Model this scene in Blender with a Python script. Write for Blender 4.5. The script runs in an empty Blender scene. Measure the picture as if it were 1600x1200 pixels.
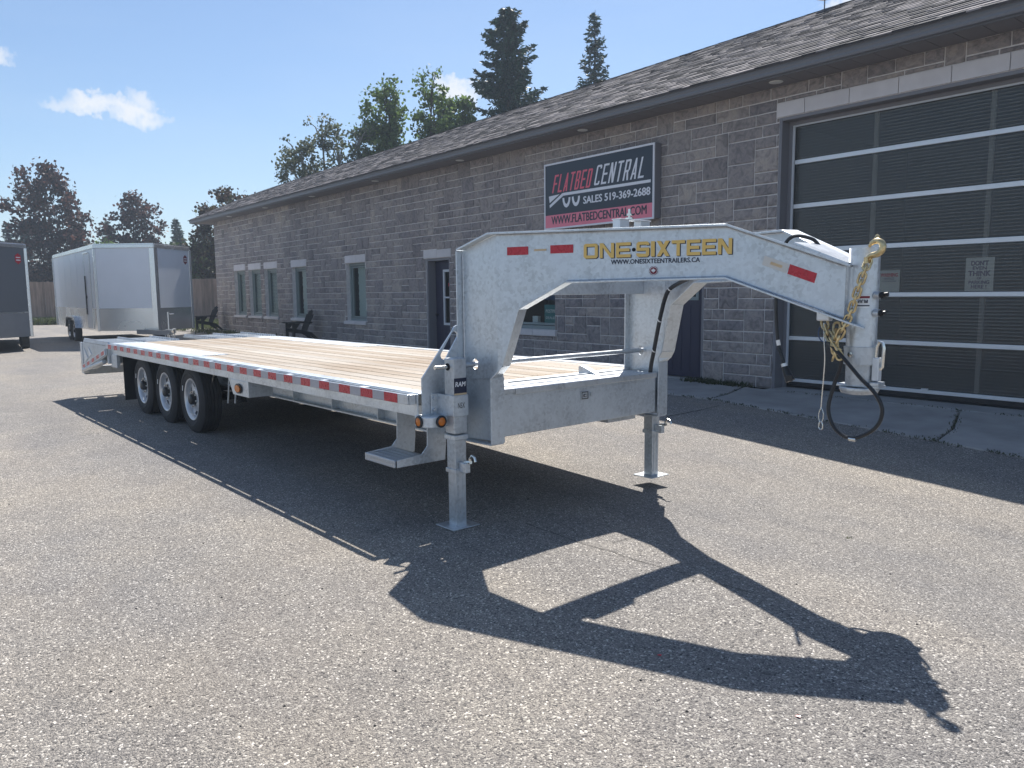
import bpy, bmesh, math, random
import numpy as np
from mathutils import Vector, Matrix
from mathutils.geometry import tessellate_polygon

scene = bpy.context.scene
COL = scene.collection
rnd = random.Random(7)

# ------------------------------------------------------------------ camera
CAM_H = 1.53
PITCH, ROLL, YAW = 0.117451, -0.00966, 0.671552
fw = Vector((-math.cos(YAW) * math.cos(PITCH), math.sin(YAW) * math.cos(PITCH), -math.sin(PITCH)))
rt = fw.cross(Vector((0, 0, 1))).normalized()
up = rt.cross(fw)
c_, s_ = math.cos(ROLL), math.sin(ROLL)
rt2 = c_ * rt + s_ * up
up2 = -s_ * rt + c_ * up
cam_data = bpy.data.cameras.new('camera')
cam = bpy.data.objects.new('camera', cam_data)
COL.objects.link(cam)
cam.matrix_world = Matrix(((rt2.x, up2.x, -fw.x, 0), (rt2.y, up2.y, -fw.y, 0), (rt2.z, up2.z, -fw.z, CAM_H), (0, 0, 0, 1)))
cam_data.sensor_fit = 'HORIZONTAL'
cam_data.sensor_width = 36.0
cam_data.lens = 36.0 * 1202 / 1600
cam_data.clip_start = 0.05
cam_data.clip_end = 3000
scene.camera = cam

# ------------------------------------------------------------------ light
SUN_TO = Vector((-0.478, 0.582, 1.0)).normalized()
sun_d = bpy.data.lights.new('sun', 'SUN')
sun_d.energy = 4.35
sun_d.angle = math.radians(0.55)
sun_d.color = (1.0, 0.955, 0.89)
sun = bpy.data.objects.new('sun', sun_d)
COL.objects.link(sun)
sun.rotation_euler = (-SUN_TO).to_track_quat('-Z', 'Y').to_euler()
sun.location = (0, 0, 40)

scene.view_settings.view_transform = 'Standard'
scene.view_settings.look = 'None'
scene.view_settings.gamma = 1.0
scene.view_settings.exposure = 0.86
scene.view_settings.use_curve_mapping = False

# ------------------------------------------------------------------ world with sky and a few clouds
world = bpy.data.worlds.new('World')
scene.world = world
world.use_nodes = True
wn, wl = world.node_tree.nodes, world.node_tree.links
wn.clear()
SKY_STRENGTH = 0.075
out = wn.new('ShaderNodeOutputWorld')
bg = wn.new('ShaderNodeBackground')
bg.inputs['Strength'].default_value = SKY_STRENGTH
sky = wn.new('ShaderNodeTexSky')
sky.sky_type = 'NISHITA'
sky.sun_disc = False
sky.sun_elevation = math.asin(SUN_TO.z)
sky.sun_rotation = math.atan2(SUN_TO.x, SUN_TO.y)
sky.altitude = 200
sky.air_density = 1.05
sky.dust_density = 0.45
sky.ozone_density = 4.2
wl.new(bg.outputs[0], out.inputs[0])
tc = wn.new('ShaderNodeTexCoord')


def pix_dir(x, y):
    return (fw + rt2 * ((x - 800) / 1202) + up2 * ((600 - y) / 1202)).normalized()


def wmath(op, a, b=None, c=None):
    n = wn.new('ShaderNodeMath')
    n.operation = op
    for i, v in enumerate((a, b, c)):
        if v is None:
            continue
        if isinstance(v, (int, float)):
            n.inputs[i].default_value = v
        else:
            wl.new(v, n.inputs[i])
    return n.outputs[0]


def wdot(vec):
    n = wn.new('ShaderNodeVectorMath')
    n.operation = 'DOT_PRODUCT'
    wl.new(tc.outputs['Generated'], n.inputs[0])
    n.inputs[1].default_value = vec
    return n.outputs['Value']


def wnoise(scale, detail, rough=0.55):
    n = wn.new('ShaderNodeTexNoise')
    n.inputs['Scale'].default_value = scale
    n.inputs['Detail'].default_value = detail
    n.inputs['Roughness'].default_value = rough
    wl.new(tc.outputs['Generated'], n.inputs['Vector'])
    return n.outputs['Fac']


nz1 = wmath('SUBTRACT', wnoise(26, 6, 0.6), 0.5)
nz2 = wmath('SUBTRACT', wnoise(70, 6, 0.6), 0.5)
puffs = [  # direction seen, half width, half height (radians), tilt, density
    ((112, 165), .034, .008, .05, .7), ((150, 160), .040, .013, .0, 1.0), ((205, 174), .042, .014, -.22, 1.0),
    ((218, 156), .018, .009, -.6, .8), ((-12, 85), .018, .013, 0, 1.0), ((712, 142), .032, .017, -.25, 1.0),
    ((1330, 2), .030, .016, .3, .9), ((690, 128), .018, .010, 0, .8), ((-330, 190), .12, .03, 0, 1.0),
    ((-700, 120), .18, .05, .1, 1.0), ((2050, -60), .12, .05, 0, 1.0), ((2500, 200), .25, .06, .1, 1.0)]
mask = None
for (px, hw, hh, tilt, den) in puffs:
    d = pix_dir(*px)
    r_ = d.cross(Vector((0, 0, 1))).normalized()
    u_ = r_.cross(d).normalized()
    ra = (r_ * math.cos(tilt) + u_ * math.sin(tilt)) / hw
    ua = (u_ * math.cos(tilt) - r_ * math.sin(tilt)) / hh
    x = wmath('ADD', wdot(ra), wmath('MULTIPLY', nz1, 2.0))
    y = wmath('ADD', wdot(ua), wmath('MULTIPLY', nz2, 3.2))
    r2 = wmath('ADD', wmath('MULTIPLY', x, x), wmath('MULTIPLY', y, y))
    fr = wmath('GREATER_THAN', wdot(d), 0.5)
    m = wmath('MULTIPLY', wmath('SUBTRACT', 1.05, r2), 0.85 * den)
    mr = wn.new('ShaderNodeClamp')
    wl.new(m, mr.inputs[0])
    mm = wmath('MULTIPLY', mr.outputs[0], fr)
    mask = mm if mask is None else wmath('MAXIMUM', mask, mm)
mask = wmath('MULTIPLY', mask, 0.9)
# thin high veil that is part of the real summer sky
veil = wn.new('ShaderNodeTexNoise')
vm = wn.new('ShaderNodeMapping')
vm.inputs['Scale'].default_value = (1.3, 1.3, 7.0)
wl.new(tc.outputs['Generated'], vm.inputs['Vector'])
wl.new(vm.outputs[0], veil.inputs['Vector'])
veil.inputs['Scale'].default_value = 1.7
veil.inputs['Detail'].default_value = 7
vv = wn.new('ShaderNodeMapRange')
wl.new(veil.outputs['Fac'], vv.inputs[0])
vv.inputs[1].default_value = 0.40
vv.inputs[2].default_value = 0.78
vv.inputs[3].default_value = 0.03
vv.inputs[4].default_value = 0.26
mx0 = wn.new('ShaderNodeMixRGB')
wl.new(vv.outputs[0], mx0.inputs[0])
wl.new(sky.outputs[0], mx0.inputs[1])
mx0.inputs[2].default_value = (4.6, 5.8, 7.4, 1)
mx = wn.new('ShaderNodeMixRGB')
wl.new(mask, mx.inputs[0])
wl.new(mx0.outputs[0], mx.inputs[1])
mx.inputs[2].default_value = (7.6, 7.6, 7.6, 1)
wl.new(mx.outputs[0], bg.inputs['Color'])

# ------------------------------------------------------------------ helpers: objects


def link(o, parent=None):
    COL.objects.link(o)
    if parent is not None:
        o.parent = parent
    return o


def empty(name, label=None, cat=None, loc=(0, 0, 0), rz=0.0, group=None, kind=None, parent=None):
    o = bpy.data.objects.new(name, None)
    o.empty_display_size = 0.2
    o.location = loc
    o.rotation_euler = (0, 0, rz)
    tag(o, label, cat, group, kind)
    return link(o, parent)


def tag(o, label=None, cat=None, group=None, kind=None):
    if label:
        o['label'] = label
    if cat:
        o['category'] = cat
    if group:
        o['group'] = group
    if kind:
        o['kind'] = kind
    return o


def copy_tree(o, parent=None):
    c = o.copy()
    COL.objects.link(c)
    c.parent = parent
    for ch in list(o.children):
        copy_tree(ch, c)
    return c


class MB:
    def __init__(self):
        self.v, self.f, self.m = [], [], []

    def add(self, vs, fs, m=0):
        b = len(self.v)
        self.v.extend([tuple(v) for v in vs])
        for f in fs:
            self.f.append([b + i for i in f])
            self.m.append(m)
        return self

    def box(self, x0, x1, y0, y1, z0, z1, m=0, M=None):
        vs = [Vector((x, y, z)) for z in (z0, z1) for y in (y0, y1) for x in (x0, x1)]
        if M is not None:
            vs = [M @ v for v in vs]
        return self.add(vs, [(0, 2, 3, 1), (4, 5, 7, 6), (0, 1, 5, 4), (2, 6, 7, 3), (0, 4, 6, 2), (1, 3, 7, 5)], m)

    def bar(self, p0, p1, w, h, m=0, upv=(0, 0, 1)):
        p0, p1 = Vector(p0), Vector(p1)
        d = (p1 - p0)
        L = d.length
        d.normalize()
        u = Vector(upv)
        s = d.cross(u)
        if s.length < 1e-4:
            s = d.cross(Vector((1, 0, 0)))
        s.normalize()
        u = s.cross(d)
        M = Matrix(((d.x, s.x, u.x, p0.x), (d.y, s.y, u.y, p0.y), (d.z, s.z, u.z, p0.z), (0, 0, 0, 1)))
        return self.box(0, L, -w / 2, w / 2, -h / 2, h / 2, m, M)

    def tube(self, path, r, seg=8, m=0, closed=False, caps=True):
        P = [Vector(p) for p in path]
        n = len(P)
        rings = []
        prev = None
        for i in range(n):
            if closed:
                t = P[(i + 1) % n] - P[i - 1]
            else:
                t = P[min(i + 1, n - 1)] - P[max(i - 1, 0)]
            t.normalize()
            if prev is None:
                a = t.cross(Vector((0, 0, 1)))
                if a.length < 1e-3:
                    a = t.cross(Vector((1, 0, 0)))
            else:
                a = prev - t * prev.dot(t)
            a.normalize()
            prev = a
            b = t.cross(a)
            rr = r[i] if isinstance(r, (list, tuple)) else r
            rings.append([P[i] + (a * math.cos(2 * math.pi * k / seg) + b * math.sin(2 * math.pi * k / seg)) * rr for k in range(seg)])
        vs = [v for rg in rings for v in rg]
        fs = []
        for i in range(n if closed else n - 1):
            j = (i + 1) % n
            for k in range(seg):
                k2 = (k + 1) % seg
                fs.append((i * seg + k, i * seg + k2, j * seg + k2, j * seg + k))
        if caps and not closed:
            fs.append(tuple(range(seg - 1, -1, -1)))
            fs.append(tuple((n - 1) * seg + k for k in range(seg)))
        return self.add(vs, fs, m)

    def cyl(self, p0, p1, r, seg=16, m=0, r2=None):
        return self.tube([p0, p1], [r, r if r2 is None else r2], seg, m)

    def prism(self, pts, vec, m=0):
        """planar polygon (3D points) extruded by vec"""
        n = len(pts)
        P = [Vector(p) for p in pts]
        v = Vector(vec)
        nrm = Vector((0, 0, 0))
        for i in range(n):
            nrm += (P[i] - P[0]).cross(P[(i + 1) % n] - P[0])
        if nrm.dot(v) > 0:
            P.reverse()
        vs = P + [q + v for q in P]
        fs = [tuple(range(n)), tuple(range(2 * n - 1, n - 1, -1))]
        fs += [(i, n + i, n + (i + 1) % n, (i + 1) % n) for i in range(n)]
        return self.add(vs, fs, m)

    def prism_holes(self, loops, vec, m=0):
        """first loop outer, others holes"""
        L = [[Vector(p) for p in lp] for lp in loops]
        tri = tessellate_polygon(L)
        flat = [p for lp in L for p in lp]
        v = Vector(vec)
        n = len(flat)
        vs = flat + [q + v for q in flat]
        fs = []
        for t in tri:
            a, b, c = t
            nn = (flat[b] - flat[a]).cross(flat[c] - flat[a])
            if nn.dot(v) > 0:
                t = (a, c, b)
            fs.append(tuple(t))
            fs.append((t[0] + n, t[2] + n, t[1] + n))
        o = 0
        for lp in L:
            k = len(lp)
            for i in range(k):
                j = (i + 1) % k
                fs.append((o + i, o + j, o + j + n, o + i + n))
            o += k
        return self.add(vs, fs, m)

    def lathe(self, prof, origin, axis, seg=24, m=0, closed=False):
        """prof: list of (radius, distance along axis)"""
        ax = Vector(axis).normalized()
        a = ax.cross(Vector((0, 0, 1)))
        if a.length < 1e-3:
            a = ax.cross(Vector((1, 0, 0)))
        a.normalize()
        b = ax.cross(a)
        o = Vector(origin)
        vs = []
        for (r, h) in prof:
            for k in range(seg):
                t = 2 * math.pi * k / seg
                vs.append(o + ax * h + (a * math.cos(t) + b * math.sin(t)) * r)
        fs = []
        n = len(prof)
        for i in range(n if closed else n - 1):
            j = (i + 1) % n
            for k in range(seg):
                k2 = (k + 1) % seg
                fs.append((i * seg + k, j * seg + k, j * seg + k2, i * seg + k2))
        return self.add(vs, fs, m)

    def mesh(self, name, mats, smooth=False):
        me = bpy.data.meshes.new(name)
        me.from_pydata(self.v, [], self.f)
        for mt in (mats if isinstance(mats, (list, tuple)) else [mats]):
            me.materials.append(mt)
        me.polygons.foreach_set('material_index', self.m)
        if smooth:
            me.polygons.foreach_set('use_smooth', [True] * len(me.polygons))
            try:
                me.set_sharp_from_angle(angle=math.radians(40))
            except Exception:
                pass
        me.validate()
        bm = bmesh.new()
        bm.from_mesh(me)
        bmesh.ops.recalc_face_normals(bm, faces=bm.faces)
        bm.to_mesh(me)
        bm.free()
        me.update()
        return me

    def build(self, name, mats, parent=None, smooth=False, bevel=0.0, kind=None, label=None, loc=None):
        o = bpy.data.objects.new(name, self.mesh(name, mats, smooth))
        link(o, parent)
        if bevel:
            md = o.modifiers.new('bevel', 'BEVEL')
            md.width = bevel
            md.segments = 2
            md.limit_method = 'ANGLE'
            md.angle_limit = math.radians(50)
        if kind:
            o['kind'] = kind
        if label:
            o['label'] = label
        if loc is not None:
            o.location = loc
        return o


# ------------------------------------------------------------------ helpers: materials
def new_mat(name):
    m = bpy.data.materials.new(name)
    m.use_nodes = True
    nt = m.node_tree
    nt.nodes.clear()
    o = nt.nodes.new('ShaderNodeOutputMaterial')
    p = nt.nodes.new('ShaderNodeBsdfPrincipled')
    nt.links.new(p.outputs[0], o.inputs[0])
    return m, nt, p, o


class NT:
    def __init__(self, nt):
        self.nt = nt

    def n(self, t, **kw):
        nd = self.nt.nodes.new(t)
        for k, v in kw.items():
            setattr(nd, k, v)
        return nd

    def l(self, a, b):
        self.nt.links.new(a, b)

    def math(self, op, a, b=None):
        nd = self.n('ShaderNodeMath', operation=op)
        for i, v in enumerate((a, b)):
            if v is None:
                continue
            if isinstance(v, (int, float)):
                nd.inputs[i].default_value = v
            else:
                self.l(v, nd.inputs[i])
        return nd.outputs[0]

    def coords(self, kind='world', scale=(1, 1, 1), rot=(0, 0, 0)):
        if kind == 'world':
            src = self.n('ShaderNodeNewGeometry').outputs['Position']
        else:
            src = self.n('ShaderNodeTexCoord').outputs['Object']
        mp = self.n('ShaderNodeMapping')
        mp.inputs['Scale'].default_value = scale
        mp.inputs['Rotation'].default_value = rot
        self.l(src, mp.inputs['Vector'])
        return mp.outputs[0]

    def noise(self, vec, scale, detail=4, rough=0.55):
        nd = self.n('ShaderNodeTexNoise')
        nd.inputs['Scale'].default_value = scale
        nd.inputs['Detail'].default_value = detail
        nd.inputs['Roughness'].default_value = rough
        self.l(vec, nd.inputs['Vector'])
        return nd.outputs['Fac']

    def ramp(self, fac, stops, interp='LINEAR'):
        nd = self.n('ShaderNodeValToRGB')
        nd.color_ramp.interpolation = interp
        el = nd.color_ramp.elements
        while len(el) < len(stops):
            el.new(0.5)
        for e_, (pos, col) in zip(el, stops):
            e_.position = pos
            e_.color = (*col, 1) if len(col) == 3 else col
        self.l(fac, nd.inputs[0])
        return nd.outputs[0]

    def mix(self, fac, a, b, blend='MIX'):
        nd = self.n('ShaderNodeMixRGB', blend_type=blend)
        for i, v in enumerate((fac, a, b)):
            if isinstance(v, (int, float)):
                nd.inputs[i].default_value = v if i == 0 else (v, v, v, 1)
            elif isinstance(v, (tuple, list)):
                nd.inputs[i].default_value = (*v, 1)
            else:
                self.l(v, nd.inputs[i])
        return nd.outputs[0]

    def rand(self):
        a = self.n('ShaderNodeObjectInfo').outputs['Random']
        b = self.n('ShaderNodeNewGeometry').outputs['Random Per Island']
        return self.math('FRACT', self.math('ADD', self.math('MULTIPLY', a, 7.31), b))

    def bump(self, h, strength, dist, p):
        nd = self.n('ShaderNodeBump')
        nd.inputs['Strength'].default_value = strength
        nd.inputs['Distance'].default_value = dist
        self.l(h, nd.inputs['Height'])
        self.l(nd.outputs[0], p.inputs['Normal'])


def mat(name, col, rough=0.6, metal=0.0, var=0.0, vscale=6.0, detail=5, stretch=(1, 1, 1), rndv=0.0,
        bump=0.0, bscale=40.0, bdist=0.004, spec=0.5, coord='world'):
    m, nt, p, o = new_mat(name)
    N = NT(nt)
    p.inputs['Roughness'].default_value = rough
    p.inputs['Metallic'].default_value = metal
    p.inputs['Specular IOR Level'].default_value = spec
    c = None
    if var or bump:
        vec = N.coords(coord, stretch)
    if var:
        f = N.noise(vec, vscale, detail)
        lo = tuple(max(0, x * (1 - var)) for x in col)
        hi = tuple(min(1, x * (1 + var)) for x in col)
        c = N.ramp(f, [(0.28, lo), (0.72, hi)])
        rr = N.math('ADD', N.math('MULTIPLY', N.math('SUBTRACT', f, 0.5), 0.25), rough)
        nt.links.new(rr, p.inputs['Roughness'])
    if rndv:
        k = N.math('ADD', N.math('MULTIPLY', N.math('SUBTRACT', N.rand(), 0.5), 2 * rndv), 1.0)
        cc = N.n('ShaderNodeCombineColor')
        for i in range(3):
            nt.links.new(k, cc.inputs[i])
        c = N.mix(1.0, c if c is not None else col, cc.outputs[0], 'MULTIPLY')
    if c is None:
        p.inputs['Base Color'].default_value = (*col, 1)
    else:
        nt.links.new(c, p.inputs['Base Color'])
    if bump:
        N.bump(N.noise(vec, bscale, 6, 0.6), bump, bdist, p)
    return m


M = {}


def make_materials():
    # --- hot dip galvanised steel
    def galv(name, base, metal, rough, blue=0.0):
        m, nt, p, o = new_mat(name)
        N = NT(nt)
        vec = N.coords('world')
        big = N.noise(vec, 3.2, 6, 0.62)
        vo = N.n('ShaderNodeTexVoronoi')
        vo.inputs['Scale'].default_value = 55
        nt.links.new(vec, vo.inputs['Vector'])
        sp = N.n('ShaderNodeSeparateColor')
        nt.links.new(vo.outputs['Color'], sp.inputs[0])
        streak = N.noise(N.coords('world', (9, 9, 1.2)), 2.4, 5, 0.6)
        f = N.math('ADD', N.math('MULTIPLY', big, 0.62), N.math('ADD', N.math('MULTIPLY', sp.outputs[0], 0.20), N.math('MULTIPLY', streak, 0.26)))
        lo = tuple(x * 0.80 for x in base)
        hi = tuple(min(1, x * 1.10) for x in base)
        col = N.ramp(f, [(0.36, lo), (0.50, base), (0.64, hi)])
        specks = N.noise(vec, 31, 3, 0.7)
        sm = N.ramp(specks, [(0.70, (0, 0, 0)), (0.76, (1, 1, 1))])
        smv = N.math('MULTIPLY', sm, 0.22)
        col = N.mix(smv, col, tuple(x * 0.45 for x in base))
        nt.links.new(col, p.inputs['Base Color'])
        p.inputs['Metallic'].default_value = metal
        r = N.math('ADD', N.math('MULTIPLY', N.math('SUBTRACT', big, 0.5), 0.35), rough)
        nt.links.new(r, p.inputs['Roughness'])
        N.bump(N.noise(vec, 9, 5, 0.6), 0.10, 0.01, p)
        return m
    M['galv'] = galv('galvanised_steel', (0.575, 0.615, 0.65), 0.62, 0.38)
    M['galv_dull'] = galv('weathered_galvanised_steel', (0.52, 0.54, 0.555), 0.6, 0.5)
    M['galv_bright'] = galv('bright_galvanised_sheet', (0.55, 0.575, 0.60), 0.8, 0.42)
    M['alu'] = mat('aluminium', (0.66, 0.67, 0.68), 0.24, 0.95, var=.05, vscale=.9, detail=2)
    M['alu_frame'] = mat('aluminium_rail', (0.70, 0.72, 0.74), 0.42, 0.55, var=.06, vscale=3)
    M['zinc'] = mat('bright_zinc', (0.75, 0.74, 0.70), 0.25, 1.0)
    M['gold_chain'] = mat('yellow_zinc_chain', (0.62, 0.49, 0.27), 0.34, 0.9, var=.35, vscale=60)
    M['rubber'] = mat('tyre_rubber', (0.022, 0.022, 0.024), 0.72, 0, var=.35, vscale=9, bump=.2, bscale=90)
    M['black_plastic'] = mat('black_plastic', (0.012, 0.013, 0.016), 0.4, 0)
    M['black_cable'] = mat('black_cable', (0.012, 0.014, 0.018), 0.38, 0)
    M['rim'] = mat('silver_wheel_paint', (0.62, 0.63, 0.65), 0.33, 0.55)
    M['dark'] = mat('dark_void', (0.008, 0.009, 0.011), 0.9)
    M['red_tape'] = mat('red_reflector', (0.50, 0.018, 0.035), 0.28, 0, var=.12, vscale=40)
    M['white_tape'] = mat('silver_reflector', (0.40, 0.39, 0.42), 0.35, 0.0, var=.08, vscale=50)
    M['clear_tape'] = mat('clear_film', (0.56, 0.53, 0.50), 0.3, 0.4)
    M['tan_print'] = mat('tan_print', (0.62, 0.46, 0.28), 0.5)
    M['gold_vinyl'] = mat('gold_vinyl', (0.80, 0.53, 0.15), 0.45)
    M['navy_vinyl'] = mat('navy_vinyl', (0.012, 0.018, 0.045), 0.42)
    M['maroon_vinyl'] = mat('maroon_vinyl', (0.20, 0.012, 0.035), 0.4)
    M['white_vinyl'] = mat('white_vinyl', (0.80, 0.80, 0.80), 0.4)
    M['amber'] = mat('amber_lens', (0.62, 0.17, 0.015), 0.2)
    M['white_paint'] = mat('white_coil_paint', (0.74, 0.76, 0.80), 0.35, 0, var=.03, vscale=2)
    M['grey_paint'] = mat('charcoal_coil_paint', (0.125, 0.135, 0.15), 0.4)
    M['grey_lower'] = mat('grey_gravel_guard', (0.26, 0.27, 0.29), 0.4, .35, var=.08, vscale=3)
    # --- asphalt
    m, nt, p, o = new_mat('old_asphalt')
    N = NT(nt)
    vec = N.coords('world')

    def vor(scale, jitter=1.0):
        vo = N.n('ShaderNodeTexVoronoi', voronoi_dimensions='2D')
        vo.inputs['Scale'].default_value = scale
        vo.inputs['Randomness'].default_value = jitter
        wv = N.n('ShaderNodeVectorMath', operation='ADD')
        nz = N.n('ShaderNodeTexNoise')
        nz.inputs['Scale'].default_value = scale * 1.2
        nz.inputs['Detail'].default_value = 1
        nt.links.new(vec, nz.inputs['Vector'])
        ms = N.n('ShaderNodeVectorMath', operation='SCALE')
        ms.inputs['Scale'].default_value = 0.7 / scale
        nt.links.new(nz.outputs['Color'], ms.inputs[0])
        nt.links.new(vec, wv.inputs[0])
        nt.links.new(ms.outputs[0], wv.inputs[1])
        nt.links.new(wv.outputs[0], vo.inputs['Vector'])
        s = N.n('ShaderNodeSeparateColor')
        nt.links.new(vo.outputs['Color'], s.inputs[0])
        return s.outputs, vo.outputs['Distance']
    s1, d1 = vor(125)
    s2, d2 = vor(240)
    ca = N.ramp(s1[0], [(0.0, (0.04, 0.04, 0.044)), (0.10, (0.10, 0.097, 0.097)), (0.36, (0.178, 0.171, 0.165)), (0.66, (0.235, 0.225, 0.212)), (0.84, (0.31, 0.30, 0.28)), (0.94, (0.46, 0.447, 0.42)), (1.0, (0.62, 0.60, 0.57))])
    cb = N.ramp(s2[1], [(0.0, (0.06, 0.06, 0.062)), (0.2, (0.14, 0.136, 0.135)), (0.6, (0.215, 0.205, 0.195)), (0.9, (0.30, 0.285, 0.265)), (1.0, (0.48, 0.46, 0.43))])
    gate = N.ramp(s1[1], [(0.42, (0, 0, 0)), (0.52, (1, 1, 1))])
    col = N.mix(gate, ca, cb)
    big = N.noise(vec, 0.35, 5, 0.6)
    mid = N.noise(vec, 2.1, 5, 0.6)
    tint = N.ramp(big, [(0.30, (0.86, 0.87, 0.90)), (0.5, (1.0, 0.985, 0.965)), (0.70, (1.12, 1.075, 1.00))])
    col = N.mix(1.0, col, tint, 'MULTIPLY')
    tint2 = N.ramp(mid, [(0.3, (0.90, 0.90, 0.91)), (0.7, (1.08, 1.07, 1.05))])
    col = N.mix(1.0, col, tint2, 'MULTIPLY')
    # worn wheel tracks running along the yard, older patch of surfacing, oil drips, tan grit
    wv = N.coords('world', (0.10, 0.62, 1), (0, 0, math.radians(-14)))
    trk = N.noise(wv, 1.25, 4, 0.55)
    tm = N.ramp(trk, [(0.36, (0.89, 0.895, 0.91)), (0.50, (1.0, 0.995, 0.99)), (0.62, (1.10, 1.08, 1.05))])
    col = N.mix(1.0, col, tm, 'MULTIPLY')
    oil = N.noise(vec, 1.9, 3, 0.55)
    om = N.ramp(oil, [(0.69, (0, 0, 0)), (0.76, (1, 1, 1))])
    reg = N.ramp(N.noise(vec, 0.22, 2, 0.5), [(0.46, (0, 0, 0)), (0.58, (1, 1, 1))])
    col = N.mix(N.math('MULTIPLY', N.math('MULTIPLY', om, reg), 0.42), col, (0.085, 0.082, 0.080))
    rw = N.noise(N.coords('world', (0.6, 1, 1)), 0.42, 5, 0.6)
    rm = N.ramp(rw, [(0.54, (0, 0, 0)), (0.70, (1, 1, 1))])
    col = N.mix(N.math('MULTIPLY', rm, 0.15), col, (0.315, 0.255, 0.185))
    drop = N.noise(vec, 7.5, 2, 0.5)
    dm = N.ramp(drop, [(0.755, (0, 0, 0)), (0.775, (1, 1, 1))])
    col = N.mix(N.math('MULTIPLY', dm, 0.55), col, (0.05, 0.048, 0.047))
    col = N.mix(1.0, col, (1.19, 1.175, 1.16), 'MULTIPLY')
    nt.links.new(col, p.inputs['Base Color'])
    p.inputs['Roughness'].default_value = 0.82
    p.inputs['Specular IOR Level'].default_value = 0.35
    h = N.math('ADD', N.math('MULTIPLY', d1, -1.0), N.math('MULTIPLY', N.math('ADD', s1[2], d2), 0.6))
    N.bump(h, 0.75, 0.006, p)
    M['asphalt'] = m
    M['crack'] = mat('dark_crack', (0.035, 0.034, 0.034), 0.95)
    M['concrete'] = mat('concrete_apron', (0.31, 0.30, 0.29), 0.9, 0, var=.22, vscale=2.2, detail=8, bump=.35, bscale=70, bdist=.006)
    M['gravel_bed'] = mat('gravel_bed', (0.15, 0.135, 0.12), 0.95, 0, var=.4, vscale=30, bump=.6, bscale=60, bdist=.03)
    # --- building stone
    m, nt, p, o = new_mat('split_face_stone')
    N = NT(nt)
    vec = N.coords('world')
    r = N.rand()
    base = N.ramp(r, [(0.0, (0.225, 0.205, 0.205)), (0.2, (0.285, 0.258, 0.250)), (0.45, (0.335, 0.300, 0.285)), (0.7, (0.265, 0.242, 0.242)), (0.9, (0.39, 0.345, 0.315)), (1.0, (0.235, 0.218, 0.226))])
    vein = N.n('ShaderNodeTexNoise')
    vein.inputs['Scale'].default_value = 7
    vein.inputs['Detail'].default_value = 6
    vein.inputs['Distortion'].default_value = 1.6
    nt.links.new(vec, vein.inputs['Vector'])
    vf = N.ramp(vein.outputs['Fac'], [(0.28, (0.62, 0.62, 0.63)), (0.5, (1, 1, 1)), (0.60, (1.22, 1.18, 1.12)), (0.68, (0.9, 0.9, 0.9)), (0.8, (1.45, 1.38, 1.28))])
    stain = N.ramp(N.noise(N.coords('world', (1.6, 1, .35)), 0.8, 5, 0.6), [(0.35, (0.84, 0.84, 0.86)), (0.55, (1, 1, 1)), (0.75, (1.1, 1.08, 1.05))])
    nt.links.new(N.mix(1.0, N.mix(1.0, base, vf, 'MULTIPLY'), stain, 'MULTIPLY'), p.inputs['Base Color'])
    p.inputs['Roughness'].default_value = 0.9
    p.inputs['Specular IOR Level'].default_value = 0.25
    N.bump(N.noise(vec, 16, 7, 0.62), 0.9, 0.03, p)
    M['stone'] = m
    M['mortar'] = mat('mortar', (0.66, 0.625, 0.61), 0.95, 0, var=.15, vscale=12, bump=.3, bscale=80)
    M['lintel'] = mat('smooth_limestone', (0.60, 0.57, 0.57), 0.85, 0, var=.07, vscale=4, rndv=.05, bump=.12, bscale=120)
    M['trim'] = mat('dark_grey_cladding', (0.195, 0.19, 0.205), 0.5, .1)
    M['soffit'] = mat('soffit_metal', (0.20, 0.185, 0.19), 0.6)
    M['gutter'] = mat('gutter_metal', (0.165, 0.175, 0.20), 0.42, .15)
    m, nt, p, o = new_mat('asphalt_shingle')
    N = NT(nt)
    r = N.rand()
    base = N.ramp(r, [(0.0, (0.024, 0.023, 0.028)), (0.40, (0.050, 0.047, 0.053)), (0.52, (0.115, 0.105, 0.110)), (0.8, (0.20, 0.18, 0.182)), (1.0, (0.29, 0.26, 0.255))])
    g = N.noise(N.coords('world'), 110, 2, 0.6)
    gm = N.ramp(g, [(0.3, (0.7, 0.7, 0.7)), (0.7, (1.3, 1.3, 1.3))])
    nt.links.new(N.mix(1.0, base, gm, 'MULTIPLY'), p.inputs['Base Color'])
    p.inputs['Roughness'].default_value = 0.92
    M['shingle'] = m
    M['roof_base'] = mat('roof_underlay', (0.05, 0.047, 0.05), 0.95)
    M['win_frame'] = mat('grey_green_window_frame', (0.20, 0.245, 0.245), 0.5)
    M['white_frame'] = mat('pale_frame', (0.55, 0.57, 0.60), 0.45)
    m, nt, p, o = new_mat('window_glass')
    p.inputs['Base Color'].default_value = (0.012, 0.016, 0.02, 1)
    p.inputs['Roughness'].default_value = 0.03
    N = NT(nt)
    tr = N.n('ShaderNodeBsdfTransparent')
    tr.inputs[0].default_value = (0.90, 0.94, 0.93, 1)
    mxs = N.n('ShaderNodeMixShader')
    mxs.inputs[0].default_value = 0.13
    nt.links.new(tr.outputs[0], mxs.inputs[1])
    nt.links.new(p.outputs[0], mxs.inputs[2])
    nt.links.new(mxs.outputs[0], o.inputs[0])
    M['glass'] = m
    M['blind'] = mat('white_blind', (0.62, 0.64, 0.63), 0.7, 0, var=.05, vscale=8)
    M['lace'] = mat('pale_curtain', (0.66, 0.69, 0.66), 0.8, 0, var=.06, vscale=30, stretch=(1, 1, 3))
    M['room'] = mat('dim_room', (0.12, 0.12, 0.118), 0.9)
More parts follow.
